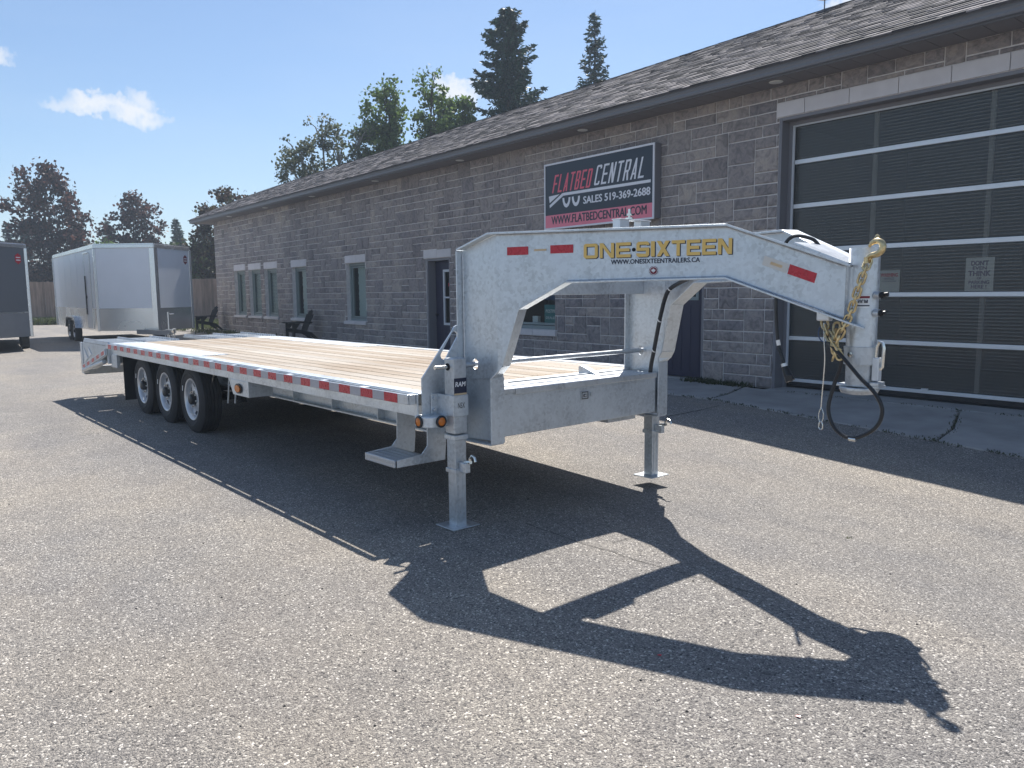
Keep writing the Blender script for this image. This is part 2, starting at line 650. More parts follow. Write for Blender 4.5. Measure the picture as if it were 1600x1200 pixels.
    M['navy_door'] = mat('navy_door_paint', (0.012, 0.014, 0.045), 0.45)
    # --- ribbed twin wall polycarbonate
    m, nt, p, o = new_mat('smoked_ribbed_polycarbonate')
    N = NT(nt)
    vec = N.coords('world')
    sx = N.n('ShaderNodeSeparateXYZ')
    nt.links.new(vec, sx.inputs[0])
    w = N.math('SINE', N.math('MULTIPLY', sx.outputs[2], 2 * math.pi / 0.044))
    rib = N.ramp(w, [(0.35, (0.085, 0.092, 0.095)), (0.85, (0.31, 0.305, 0.29))])
    nt.links.new(rib, p.inputs['Base Color'])
    p.inputs['Roughness'].default_value = 0.16
    p.inputs['Specular IOR Level'].default_value = 1.0
    N.bump(w, 0.12, 0.004, p)
    tr = N.n('ShaderNodeBsdfTransparent')
    tr.inputs[0].default_value = (0.92, 0.93, 0.92, 1)
    mxs = N.n('ShaderNodeMixShader')
    mxs.inputs[0].default_value = 0.27
    nt.links.new(tr.outputs[0], mxs.inputs[1])
    nt.links.new(p.outputs[0], mxs.inputs[2])
    nt.links.new(mxs.outputs[0], o.inputs[0])
    M['poly'] = m
    M['stile'] = mat('pale_stile', (0.30, 0.285, 0.255), 0.7)
    M['poster'] = mat('poster_paper', (0.80, 0.78, 0.70), 0.8)
    M['poster_ink'] = mat('poster_ink', (0.16, 0.13, 0.17), 0.8)
    M['poster_red'] = mat('poster_red', (0.40, 0.07, 0.07), 0.8)
    M['sign_navy'] = mat('sign_navy_vinyl', (0.016, 0.027, 0.045), 0.35)
    M['sign_red'] = mat('sign_red_vinyl', (0.74, 0.115, 0.165), 0.4)
    M['sign_pink'] = mat('sign_pink_vinyl', (0.78, 0.20, 0.27), 0.4)
    M['sign_white'] = mat('sign_white_vinyl', (0.74, 0.74, 0.78), 0.4)
    M['teal'] = mat('teal_print', (0.03, 0.22, 0.24), 0.4)
    M['blue_print'] = mat('blue_print', (0.02, 0.06, 0.16), 0.4)
    M['lamp'] = mat('frosted_lamp_lens', (0.70, 0.70, 0.66), 0.4)
    # --- deck planks
    m, nt, p, o = new_mat('treated_deck_plank')
    N = NT(nt)
    r = N.rand()
    base = N.ramp(r, [(0.0, (0.36, 0.30, 0.235)), (0.3, (0.46, 0.42, 0.37)), (0.55, (0.40, 0.38, 0.355)), (0.8, (0.51, 0.475, 0.43)), (1.0, (0.34, 0.285, 0.225))])
    oc = N.coords('object', (0.5, 9, 9))
    ad = N.n('ShaderNodeVectorMath', operation='ADD')
    cx = N.n('ShaderNodeCombineXYZ')
    nt.links.new(N.math('MULTIPLY', r, 37.0), cx.inputs[0])
    nt.links.new(N.math('MULTIPLY', r, 11.0), cx.inputs[1])
    nt.links.new(oc, ad.inputs[0])
    nt.links.new(cx.outputs[0], ad.inputs[1])
    gr = N.noise(ad.outputs[0], 2.6, 7, 0.62)
    gm = N.ramp(gr, [(0.25, (0.52, 0.46, 0.41)), (0.42, (0.95, 0.93, 0.91)), (0.60, (1.05, 1.05, 1.05)), (0.75, (0.84, 0.72, 0.58))])
    ps = N.noise(N.coords('object', (0.45, 2.2, 1)), 0.9, 5, 0.6)
    pm = N.ramp(ps, [(0.36, (0.72, 0.62, 0.52)), (0.52, (1, 1, 1)), (0.75, (1.06, 1.08, 1.12))])
    col = N.mix(1.0, N.mix(1.0, base, gm, 'MULTIPLY'), pm, 'MULTIPLY')
    col = N.mix(1.0, col, (0.88, 0.85, 0.805), 'MULTIPLY')
    kn = N.n('ShaderNodeTexVoronoi')
    kn.inputs['Scale'].default_value = 2.3
    nt.links.new(ad.outputs[0], kn.inputs['Vector'])
    km = N.ramp(kn.outputs['Distance'], [(0.05, (1, 1, 1)), (0.12, (0, 0, 0))])
    col = N.mix(N.math('MULTIPLY', km, 0.45), col, (0.16, 0.10, 0.06))
    nt.links.new(col, p.inputs['Base Color'])
    p.inputs['Roughness'].default_value = 0.75
    N.bump(gr, 0.25, 0.004, p)
    M['plank'] = m
    # --- tread plate
    m, nt, p, o = new_mat('diamond_tread_plate')
    N = NT(nt)
    vec = N.coords('object')
    s = N.n('ShaderNodeSeparateXYZ')
    nt.links.new(vec, s.inputs[0])
    k = 2 * math.pi / 0.055
    ad = N.math('ADD', s.outputs[0], s.outputs[1])
    sb = N.math('SUBTRACT', s.outputs[0], s.outputs[1])
    zz = N.math('MULTIPLY', s.outputs[2], 1.0)
    ad = N.math('ADD', ad, zz)
    sb = N.math('ADD', sb, zz)
    a1 = N.math('SINE', N.math('MULTIPLY', ad, k))
    b1 = N.math('SINE', N.math('MULTIPLY', sb, k))
    d1_ = N.math('MAXIMUM', N.math('MULTIPLY', a1, b1), 0.0)
    d1_ = N.math('POWER', d1_, 0.6)
    p.inputs['Base Color'].default_value = (0.50, 0.53, 0.56, 1)
    p.inputs['Metallic'].default_value = 0.8
    p.inputs['Roughness'].default_value = 0.4
    N.bump(d1_, 1.0, 0.006, p)
    M['tread'] = m
    # --- fence
    m = mat('weathered_fence_board', (0.27, 0.185, 0.14), 0.9, 0, var=.3, vscale=3, stretch=(3, 3, .4), rndv=.25)
    M['fence'] = m
    M['bark'] = mat('tree_bark', (0.075, 0.06, 0.05), 0.95, 0, var=.3, vscale=8, bump=.5, bscale=20, bdist=.02)
    M['pale_bark'] = mat('pale_bark', (0.20, 0.19, 0.17), 0.95, 0, var=.3, vscale=8)

    def leaf(name, cols, trans=0.35):
        m, nt, p, o = new_mat(name)
        N = NT(nt)
        r = N.n('ShaderNodeNewGeometry').outputs['Random Per Island']
        nz = N.noise(N.coords('world'), 0.9, 3, 0.5)
        f = N.math('ADD', N.math('MULTIPLY', r, 0.6), N.math('MULTIPLY', nz, 0.4))
        c = N.ramp(f, [(0.15 + 0.7 * i / (len(cols) - 1), cc) for i, cc in enumerate(cols)])
        nt.links.new(c, p.inputs['Base Color'])
        p.inputs['Roughness'].default_value = 0.55
        p.inputs['Specular IOR Level'].default_value = 0.35
        t = N.n('ShaderNodeBsdfTranslucent')
        nt.links.new(c, t.inputs[0])
        x = N.n('ShaderNodeMixShader')
        x.inputs[0].default_value = trans
        nt.links.new(p.outputs[0], x.inputs[1])
        nt.links.new(t.outputs[0], x.inputs[2])
        nt.links.new(x.outputs[0], o.inputs[0])
        return m
    M['leaf_maple'] = leaf('purple_maple_leaf', [(0.026, 0.022, 0.024), (0.055, 0.034, 0.034), (0.16, 0.075, 0.060)], .4)
    M['leaf_maple2'] = leaf('bronze_maple_leaf', [(0.030, 0.030, 0.018), (0.075, 0.042, 0.034), (0.085, 0.105, 0.036)], .4)
    M['leaf_green'] = leaf('green_leaf', [(0.055, 0.095, 0.026), (0.10, 0.16, 0.042), (0.16, 0.23, 0.075)], .5)
    M['leaf_birch'] = leaf('grey_green_leaf', [(0.065, 0.085, 0.05), (0.10, 0.12, 0.072), (0.16, 0.17, 0.11)], .5)
    M['leaf_dark'] = leaf('dark_green_leaf', [(0.020, 0.042, 0.018), (0.040, 0.070, 0.026), (0.08, 0.125, 0.040)], .45)
    M['needle'] = leaf('spruce_needle', [(0.008, 0.026, 0.018), (0.018, 0.050, 0.030), (0.036, 0.085, 0.045)], .15)
    M['grass'] = leaf('grass_blade', [(0.045, 0.065, 0.020), (0.075, 0.10, 0.030), (0.14, 0.15, 0.055)], .35)
    M['weed'] = leaf('weed_blade', [(0.022, 0.036, 0.014), (0.040, 0.058, 0.022), (0.06, 0.075, 0.03)], .3)
    M['chair'] = mat('black_resin', (0.010, 0.011, 0.014), 0.85, 0, var=.2, vscale=8, spec=.15)


make_materials()

# ------------------------------------------------------------------ lettering


def text_mesh(name, body, w, h, origin, xdir, ydir, mats, parent, bold=0.0, shear=0.0, spacing=1.0, lift=0.0, thick=0.0, label=None):
    cu = bpy.data.curves.new(name, 'FONT')
    cu.body = body
    cu.shear = shear
    cu.space_character = spacing
    cu.resolution_u = 3
    to = bpy.data.objects.new(name, cu)
    COL.objects.link(to)
    dg = bpy.context.evaluated_depsgraph_get()
    me = bpy.data.meshes.new_from_object(to.evaluated_get(dg))
    bpy.data.objects.remove(to)
    bpy.data.curves.remove(cu)
    n = len(me.vertices)
    co = np.empty(n * 3)
    me.vertices.foreach_get('co', co)
    co = co.reshape(-1, 3)
    mn, mxx = co.min(0), co.max(0)
    q = (co - mn) / np.maximum(mxx - mn, 1e-6)
    X, Y = Vector(xdir).normalized(), Vector(ydir).normalized()
    Z = X.cross(Y)
    O = Vector(origin) + Z * lift
    P = np.array(O) + np.outer(q[:, 0] * w, np.array(X)) + np.outer(q[:, 1] * h, np.array(Y))
    me.vertices.foreach_set('co', P.ravel())
    if bold:
        tmp = bmesh.new()
        tmp.from_mesh(me)
        src = list(tmp.verts) + list(tmp.edges) + list(tmp.faces)
        bw = bold * h * .55
        for i, (sx, sy) in enumerate(((1, 0), (-1, 0), (0, .6), (0, -.6))):
            d_ = bmesh.ops.duplicate(tmp, geom=src)
            vs_ = [g_ for g_ in d_['geom'] if isinstance(g_, bmesh.types.BMVert)]
            bmesh.ops.translate(tmp, verts=vs_, vec=X * (sx * bw) + Y * (sy * bw) + Z * (.00012 * (i + 1)))
        tmp.to_mesh(me)
        tmp.free()
    me.materials.clear()
    me.materials.append(mats)
    me.name = name
    me.update()
    o = bpy.data.objects.new(name, me)
    link(o, parent)
    if label:
        o['label'] = label
    return o


def glyph(c, tx, ty):
    """square-cut heavy capitals on the unit square as a list of convex polygons; tx, ty stroke widths"""
    k, q = tx * .55, ty * .55
    R = lambda x0, y0, x1, y1: [(x0, y0), (x1, y0), (x1, y1), (x0, y1)]
    L_, R_ = R(0, 0, tx, 1), R(1 - tx, 0, 1, 1)
    T_, B_, M_ = R(0, 1 - ty, 1, 1), R(0, 0, 1, ty), R(0, .5 - ty / 2, 1, .5 + ty / 2)
    Lr = [(0, q), (tx, q), (tx, 1 - q), (0, 1 - q)]
    Rr = [(1 - tx, q), (1, q), (1, 1 - q), (1 - tx, 1 - q)]
    Tr = [(0, 1 - q), (tx * .2, 1 - ty), (1 - tx * .2, 1 - ty), (1, 1 - q), (1 - k, 1), (k, 1)]
    Br = [(0, q), (k, 0), (1 - k, 0), (1, q), (1 - tx * .2, ty), (tx * .2, ty)]
    if c == 'O':
        return [Lr, Rr, Tr, Br]
    if c == 'C':
        return [Lr, Tr, Br, R(1 - tx, 1 - ty * 1.9, 1, 1 - q), R(1 - tx, q, 1, ty * 1.9)]
    if c == 'D':
        return [L_, Rr, [(0, 1 - ty), (1, 1 - ty), (1, 1 - q), (1 - k, 1), (0, 1)], [(0, 0), (1 - k, 0), (1, q), (1, ty), (0, ty)]]
    if c == 'E':
        return [L_, T_, B_, R(0, .5 - ty / 2, .92, .5 + ty / 2)]
    if c == 'F':
        return [L_, T_, R(0, .5 - ty / 2, .88, .5 + ty / 2)]
    if c == 'L':
        return [L_, B_]
    if c == 'I':
        return [R(0, 0, 1, 1)]
    if c == 'T':
        return [T_, R(.5 - tx / 2, 0, .5 + tx / 2, 1)]
    if c == 'N':
        return [L_, R_, [(tx * .0, 1), (tx * 1.15, 1), (1, 0), (1 - tx * 1.15, 0)]]
    if c == 'X':
        return [[(0, 0), (tx * 1.25, 0), (1, 1), (1 - tx * 1.25, 1)], [(1 - tx * 1.25, 0), (1, 0), (tx * 1.25, 1), (0, 1)]]
    if c == 'A':
        return [[(0, 0), (tx, 0), (.5 + tx * .45, 1), (.5 - tx * .45, 1)], [(1 - tx, 0), (1, 0), (.5 + tx * .45, 1), (.5 - tx * .45, 1)], R(.2, .22, .8, .22 + ty * .9)]
    if c == 'B':
        return [L_, R(0, 1 - ty, 1 - k, 1), R(0, .5 - ty / 2, 1 - k, .5 + ty / 2), R(0, 0, 1 - k, ty), [(1 - tx, .5), (1 - k, .5), (1, .5 + q), (1, 1 - q), (1 - k, 1), (1 - tx, 1)], [(1 - tx, 0), (1 - k, 0), (1, q), (1, .5 - q), (1 - k, .5), (1 - tx, .5)]]
    if c == 'R':
        return [L_, R(0, 1 - ty, 1 - k, 1), R(0, .45 - ty / 2, 1 - k, .45 + ty / 2), [(1 - tx, .45), (1 - k, .45), (1, .45 + q), (1, 1 - q), (1 - k, 1), (1 - tx, 1)], [(.45, .45), (.45 + tx, .45), (1, 0), (1 - tx * 1.1, 0)]]
    if c == 'S':
        h2 = .5
        return [Tr, Br, [(0, h2 - ty / 2 + q * .0), (1, h2 - ty / 2), (1, h2 + ty / 2), (0, h2 + ty / 2)], R(0, h2, tx, 1 - q), R(1 - tx, q, 1, h2), R(1 - tx, 1 - ty * 1.15, 1, 1 - q), R(0, q, tx, ty * 1.15)]
    return []


def block_text(name, word, w, h, origin, xdir, ydir, m_, parent, stroke=.16, shear=0.0, gap=.13, narrow_i=True, lift=0.0, label=None):
    X, Y = Vector(xdir).normalized(), Vector(ydir).normalized()
    Z = X.cross(Y)
    ws = [(.30 if c == 'I' else 1.0) for c in word]
    unit = w / (sum(ws) + gap * (len(word) - 1))
    k = MB()
    x = 0
    n = 0
    for c, wd in zip(word, ws):
        gw = unit * wd
        tx = min(.9, stroke * h / gw)
        for poly in glyph(c, tx, stroke * .92):
            n += 1
            z = lift + .00008 * (n % 9)
            P = [Vector(origin) + X * (x + px * gw + shear * py * h) + Y * (py * h) + Z * z for px, py in poly]
            k.add(P, [tuple(range(len(P)))])
        x += gw + unit * gap
    o = bpy.data.objects.new(name, k.mesh(name, m_))
    link(o, parent)
    if label:
        o['label'] = label
    return o


# ------------------------------------------------------------------ ground
def sstep(a, b, x):
    t = max(0.0, min(1.0, (x - a) / (b - a)))
    return t * t * (3 - 2 * t)


def ground_z(x, y):
    b = sstep(3.0, 6.0, y) * (1 - sstep(7.6, 10.3, y))
    d = -0.05 * max(0.0, min(x, 3.0) + 6.6) * b
    lift = 0.14 * sstep(-19, -28, x) * sstep(8.6, 10.0, y)
    return d + lift


def axis_vals(fine0, fine1, step, lo, hi):
    a = list(np.arange(fine0, fine1 + 1e-6, step))
    x, s = fine1, step
    while x < hi:
        s *= 1.5
        x += s
        a.append(x)
    x, s = fine0, step
    while x > lo:
        s *= 1.5
        x -= s
        a.insert(0, x)
    return a


gx = axis_vals(-34, 6, 0.5, -330, 300)
gy = axis_vals(-3, 11.5, 0.25, -300, 330)
g = MB()


def sheet_z(x, y):
    edge = (9.05 - .075 * (x + 9.4) if x > -9.4 else 9.15) + .27
    return ground_z(x, y) - (.07 if (y > edge and -18 < x < 2.7 and y < 11.4) else 0)


vs = [(x, y, sheet_z(x, y)) for y in gy for x in gx]
nx_ = len(gx)
fs = [(j * nx_ + i, j * nx_ + i + 1, (j + 1) * nx_ + i + 1, (j + 1) * nx_ + i) for j in range(len(gy) - 1) for i in range(nx_ - 1)]
g.add(vs, fs)
gnd = g.build('asphalt_yard', M['asphalt'], smooth=True)
tag(gnd, 'worn grey asphalt yard with exposed aggregate in front of the stone building', 'ground', kind='structure')

# cracks in the asphalt (thin recessed-looking dark seams lying on the sheet)


def crack_strip(pts, w, name, label):
    b = MB()
    P = []
    for i in range(len(pts) - 1):
        a, c = Vector(pts[i]), Vector(pts[i + 1])
        n = max(2, int((c - a).length / 0.08))
        for k in range(n):
            q = a.lerp(c, k / n)
            P.append(q + Vector((rnd.uniform(-.006, .006), rnd.uniform(-.006, .006))))
    P.append(Vector(pts[-1]))
    vs, fs = [], []
    for i, q in enumerate(P):
        t = (P[min(i + 1, len(P) - 1)] - P[max(i - 1, 0)])
        t.normalize()
        nn = Vector((-t.y, t.x)) * w * rnd.uniform(0.3, 1.0)
        for s in (-1, 1):
            r = q + nn * s
            vs.append((r.x, r.y, ground_z(r.x, r.y) + 0.004))
    for i in range(len(P) - 1):
        fs.append((2 * i, 2 * i + 1, 2 * i + 3, 2 * i + 2))
    b.add(vs, fs)
    o = b.build(name, M['crack'])
    tag(o, label, 'crack', kind='structure')
    return o


D = 10.66
k = MB()
for i in range(260):
    a_ = rnd.uniform(-.25, 1.1)
    r_ = 1.6 + 16 * rnd.random() ** 1.4
    cx_, cy_ = fw.x * r_ * math.cos(a_ - .45) - fw.y * r_ * math.sin(a_ - .45), fw.y * r_ * math.cos(a_ - .45) + fw.x * r_ * math.sin(a_ - .45)
    if cy_ > 8.0:
        continue
    s_ = rnd.uniform(.003, .009)
    z_ = ground_z(cx_, cy_)
    ph = rnd.uniform(0, 6)
    ring = [(cx_ + s_ * rnd.uniform(.7, 1.3) * math.cos(ph + q * 1.257), cy_ + s_ * rnd.uniform(.7, 1.3) * math.sin(ph + q * 1.257), z_ - .001) for q in range(5)]
    k.add(ring + [(cx_ + rnd.uniform(-.3, .3) * s_, cy_ + rnd.uniform(-.3, .3) * s_, z_ + s_ * .8)], [(q, (q + 1) % 5, 5) for q in range(5)])
pb = k.build('loose_grit', M['crack'])
tag(pb, 'small dark stones and crumbs of tar scattered over the asphalt', 'grit', kind='stuff')
k = MB()
for (x_, y_) in ((-2.05, 2.40), (-1.42, 2.42), (-.86, 1.52)):
    k.prism([(x_, y_, ground_z(x_, y_) + .003), (x_ + .018, y_ + .004, .004), (x_ + .014, y_ + .012, .006), (x_ + .002, y_ + .010, .004)], (0, 0, .002))
rs = k.build('red_scrap', M['red_tape'])
tag(rs, 'tiny scraps of red plastic lying on the asphalt near the coupler shadow', 'scrap', kind='stuff')
crack_strip([(-6.22, 7.40), (-6.25, 7.99), (-6.32, 8.6)], .012, 'asphalt_crack', 'dark seam running across shaded asphalt from the apron joint')
crack_strip([(-3.86, 3.18), (-3.39, 3.17), (-3.09, 3.21), (-2.9, 3.21), (-2.2, 3.3)], .0035, 'asphalt_crack', 'fine crack crossing the sunlit patch inside the gooseneck shadow')
crack_strip([(-3.22, 3.33), (-3.23, 3.5), (-3.2, 3.62)], .003, 'asphalt_crack', 'short fine crack beside the gooseneck shadow')

# concrete apron: slabs with open joints
apron = empty('concrete_apron', 'strip of cracked grey concrete slabs along the foot of the stone building', 'pavement', (-6, D - 1, 0), kind='structure')


def slab(corners, name='slab'):
    b = MB()
    cx = sum(c[0] for c in corners) / len(corners)
    cy = sum(c[1] for c in corners) / len(corners)
    top, bot = [], []
    for (x, y) in corners:
        z = ground_z(x, y)
        top.append((x, y, z + 0.022))
        bot.append((x, y, z - 0.15))
    n = len(corners)
    P = [(x + 6, y - D + 1, z) for (x, y, z) in bot + top]
    b.add(P, [tuple(range(n - 1, -1, -1)), tuple(range(n, 2 * n))] + [(i, (i + 1) % n, n + (i + 1) % n, n + i) for i in range(n)])
    return b.build(name, M['concrete'], apron, bevel=.012)


slab([(-9.4, 9.02), (-6.72, 8.90), (-6.86, 9.5), (-7.28, 10.52), (-9.9, 10.52), (-9.9, 9.04)])
slab([(-6.69, 8.90), (-3.55, 8.62), (-3.62, 9.2), (-3.98, 10.30), (-7.05, 10.38), (-7.2, 10.46), (-6.83, 9.5)])
slab([(-3.52, 8.62), (-0.4, 8.40), (-0.4, 10.30), (-3.95, 10.30), (-3.59, 9.2)])
slab([(-0.37, 8.40), (3.0, 8.25), (3.0, 10.30), (-0.37, 10.30)])
slab([(-6.8, 10.40), (-0.5, 10.325), (-0.5, D + .24), (-6.78, D + .24)])
slab([(-12.9, 9.06), (-9.93, 9.04), (-9.93, 10.52), (-12.9, 10.52)])
slab([(-18.2, 9.15), (-12.93, 9.06), (-12.93, 10.52), (-18.2, 10.52)])

# ------------------------------------------------------------------ vegetation helpers


def blades(name, spots, mat_, h=(0.05, 0.15), w=0.012, n=(8, 18), spread=0.06, label=None, cat=None, zoff=0.0):
    vs, fs = [], []
    for (x, y) in spots:
        for _ in range(rnd.randint(*n)):
            bx, by = x + rnd.gauss(0, spread), y + rnd.gauss(0, spread)
            hh = rnd.uniform(*h)
            a = rnd.uniform(0, 6.283)
            dx, dy = math.cos(a), math.sin(a)
            ww = w * rnd.uniform(.6, 1.3)
            lx, ly = rnd.gauss(0, .4) * hh, rnd.gauss(0, .4) * hh
            z = ground_z(bx, by) + zoff
            b = len(vs)
            vs += [(bx - dx * ww, by - dy * ww, z), (bx + dx * ww, by + dy * ww, z),
                   (bx + lx * .4 + dx * ww * .8, by + ly * .4 + dy * ww * .8, z + hh * .6), (bx + lx * .4 - dx * ww * .8, by + ly * .4 - dy * ww * .8, z + hh * .6),
                   (bx + lx, by + ly, z + hh)]
            fs += [(b, b + 1, b + 2, b + 3), (b + 3, b + 2, b + 4)]
    me = bpy.data.meshes.new(name)
    me.from_pydata(vs, [], fs)
    me.materials.append(mat_)
    o = bpy.data.objects.new(name, me)
    link(o)
    tag(o, label, cat, kind='stuff')
    return o


def along(p, q, n, jit=.05, skip=0.0):
    out = []
    for i in range(n):
        if rnd.random() < skip:
            continue
        t = rnd.random()
        out.append((p[0] + (q[0] - p[0]) * t + rnd.gauss(0, jit), p[1] + (q[1] - p[1]) * t + rnd.gauss(0, jit)))
    return out


blades('weeds', along((-8.3, 10.42), (-7.2, 10.44), 60, .05), M['weed'], (0.04, 0.12), .009, (8, 14), .05,
       'low dark weeds at the foot of the stone pier beside the navy door', 'weeds')
blades('weeds', along((-9.4, 8.98), (-6.7, 8.88), 26, .012) + along((-6.7, 8.88), (-3.5, 8.6), 60, .012) + along((-3.5, 8.6), (0, 8.38), 60, .012), M['weed'],
       (0.010, 0.032), .005, (3, 8), .025, 'thin weeds growing along the joint between concrete apron and asphalt', 'weeds', zoff=.012)
blades('weeds', along((-6.7, 8.9), (-6.84, 9.5), 10, .012) + along((-6.84, 9.5), (-7.25, 10.5), 6, .012) + along((-3.55, 8.6), (-3.6, 9.2), 8, .012) + along((-3.6, 9.2), (-3.97, 10.3), 14, .015)
       + along((-6.6, 10.38), (-0.6, 10.32), 40, .012), M['weed'], (0.008, 0.026), .005, (4, 8), .03, 'small weeds in the joints between the concrete slabs', 'weeds', zoff=.018)
blades('weeds', [(-2.55, 4.95)], M['grass'], (0.004, 0.010), .004, (12, 16), .02, 'tiny tuft of pale weeds in the sunny asphalt', 'weeds')

# grass verge in front of the far fence and the planting bed by the left end of the building
bed = MB()
bx0 = [(-48.2, 8.9), (-40, 9.1), (-33, 9.35), (-27, 9.5), (-18.3, 9.6), (-18.3, 10.65), (-33.2, 10.66), (-33.4, 14.4), (-47.8, 14.4)]
bed.add([(x, y, ground_z(x, y) + .012) for x, y in bx0], [tuple(range(len(bx0)))])
bo = bed.build('planting_bed', M['gravel_bed'])
tag(bo, 'dark gravel planting bed along the foot of the building', 'bed', kind='structure')
blades('lawn_grass', [(rnd.uniform(-48, -33.8), rnd.uniform(9.4, 14.2)) for _ in range(900)] + along((-33, 9.6), (-19, 9.8), 90, .1), M['grass'], (0.05, 0.16), .02, (9, 16), .16,
      'patchy short grass between the white cargo trailer and the building', 'grass')
verge = MB()
verge.add([(-52.2, 2.0, .012), (-51.2, 5.5, .012), (-50.0, 8.2, .012), (-49, 10.5, .012), (-48.5, 13.5, .012), (-60, 13.5, .012), (-60, 2.0, .012)], [tuple(range(7))])
vo = verge.build('grass_verge', M['gravel_bed'])
tag(vo, 'earth verge in front of the board fence', 'verge', kind='structure')
gs = []
for _ in range(2600):
    y = rnd.uniform(2.0, 13.5)
    xe = -52.2 + (y - 2) * 0.33
    gs.append((rnd.uniform(xe - 2.6, xe + .25), y))
blades('verge_grass', gs, M['grass'], (0.12, 0.45), .035, (7, 12), .15, 'tall rough green grass along the foot of the board fence', 'grass')
gpl = MB()
gpl.add([(-320, -290, .02), (-62, -290, .02), (-56, -20, .02), (-54.5, 2, .02), (-50, 14, .02), (-40, 40, .02), (-33, 60, .02), (0, 320, .02), (-320, 320, .02)], [tuple(range(9))])
gl = gpl.build('far_field', M['gravel_bed'])
tag(gl, 'rough ground beyond the board fence', 'field', kind='structure')

# ------------------------------------------------------------------ stone building
BX0, BX1 = -33.4, 4.0
SOF = 4.58
EAVE_Y = D - 0.60
bld = empty('stone_building', 'long single storey grey stone shop building with shingle roof and a glazed overhead door', 'building', (-15, D, 0))
BO = Vector((-15, D, 0))


def room_box(k, x0, x1, y0, y1, z0, z1):
    V = [(x, y, z) for z in (z0, z1) for y in (y0, y1) for x in (x0, x1)]
    k.add(V, [(0, 1, 3, 2), (4, 6, 7, 5), (2, 3, 7, 6), (0, 2, 6, 4), (1, 5, 7, 3)])


class BB(MB):
    """builder in world coordinates, for children of the building"""

    def build(self, *a, **k):
        k.setdefault('loc', -BO)
        return MB.build(self, *a, **k)


# openings: x0,x1,z0,z1 ; lintels ; sills
OPEN = {
    'w1': (-31.20, -29.98, .77, 2.51), 'w2': (-29.58, -28.36, .77, 2.50), 'w3': (-27.98, -26.80, .77, 2.49),
    'w4': (-25.46, -24.30, .77, 2.47), 'w5': (-21.40, -20.18, .755, 2.46), 'd1': (-16.92, -15.84, 0, 2.42),
    'w6': (-13.95, -11.97, .76, 2.45), 'd2': (-9.30, -8.20, 0, 2.44), 'garage': (-6.86, -2.30, 0, 4.115)}
LINT = {'w1': (-31.18, -29.92, 2.515, 2.745), 'w2': (-29.57, -28.28, 2.505, 2.735), 'w3': (-27.98, -26.72, 2.495, 2.73), 'w4': (-25.49, -24.22, 2.475, 2.71),
        'w5': (-21.43, -20.13, 2.465, 2.685), 'd1': (-17.0, -15.75, 2.425, 2.625), 'w6': (-14.0, -11.9, 2.455, 2.67), 'd2': (-9.38, -8.12, 2.445, 2.66), 'garage': (-6.91, -2.2, 4.12, 4.335)}
SILL = {'w1': (-31.33, -29.98, .68, .765), 'w2': (-29.72, -28.33, .68, .765), 'w3': (-28.12, -26.74, .67, .765), 'w4': (-25.62, -24.25, .67, .765),
        'w5': (-21.55, -20.15, .65, .75), 'w6': (-14.1, -11.90, .63, .755)}
rects = list(OPEN.values()) + list(LINT.values()) + list(SILL.values())
# mortar backing wall with real openings
xs = sorted(set([BX0, BX1] + [v for o_ in OPEN.values() for v in o_[:2]]))
zs = sorted(set([0, SOF + .05] + [v for o_ in OPEN.values() for v in o_[2:]]))
wb = BB()
MY = D + 0.014


def inside(x, z):
    return any(a < x < b and c < z < d for (a, b, c, d) in OPEN.values())


for i in range(len(xs) - 1):
    for j in range(len(zs) - 1):
        if not inside((xs[i] + xs[i + 1]) / 2, (zs[j] + zs[j + 1]) / 2):
            wb.add([(xs[i], MY, zs[j]), (xs[i + 1], MY, zs[j]), (xs[i + 1], MY, zs[j + 1]), (xs[i], MY, zs[j + 1])], [(0, 1, 2, 3)])
for k_, (a, b, c, d) in OPEN.items():
    dep = .30
    for (p0, p1) in (((a, c), (a, d)), ((b, c), (b, d)), ((a, d), (b, d)), ((a, c), (b, c))):
        wb.add([(p0[0], MY, p0[1]), (p1[0], MY, p1[1]), (p1[0], D + dep, p1[1]), (p0[0], D + dep, p0[1])], [(0, 1, 2, 3)])
# gable end / back / end walls
BY1 = D + 6.6
wb.add([(BX0, D, 0), (BX0, BY1, 0), (BX0, BY1, SOF), (BX0, D, SOF)], [(0, 1, 2, 3)])
wb.add([(BX0, BY1, 0), (BX1, BY1, 0), (BX1, BY1, SOF), (BX0, BY1, SOF)], [(0, 1, 2, 3)])
wb.add([(BX1, D, 0), (BX1, BY1, 0), (BX1, BY1, SOF), (BX1, D, SOF)], [(0, 1, 2, 3)])
# rooms behind the openings are closed boxes so that nothing shows through
wall = wb.build('wall', M['mortar'], bld)
wall.location = (0, 0, 0)
wall.data.transform(Matrix.Translation(-BO))
WO = BO

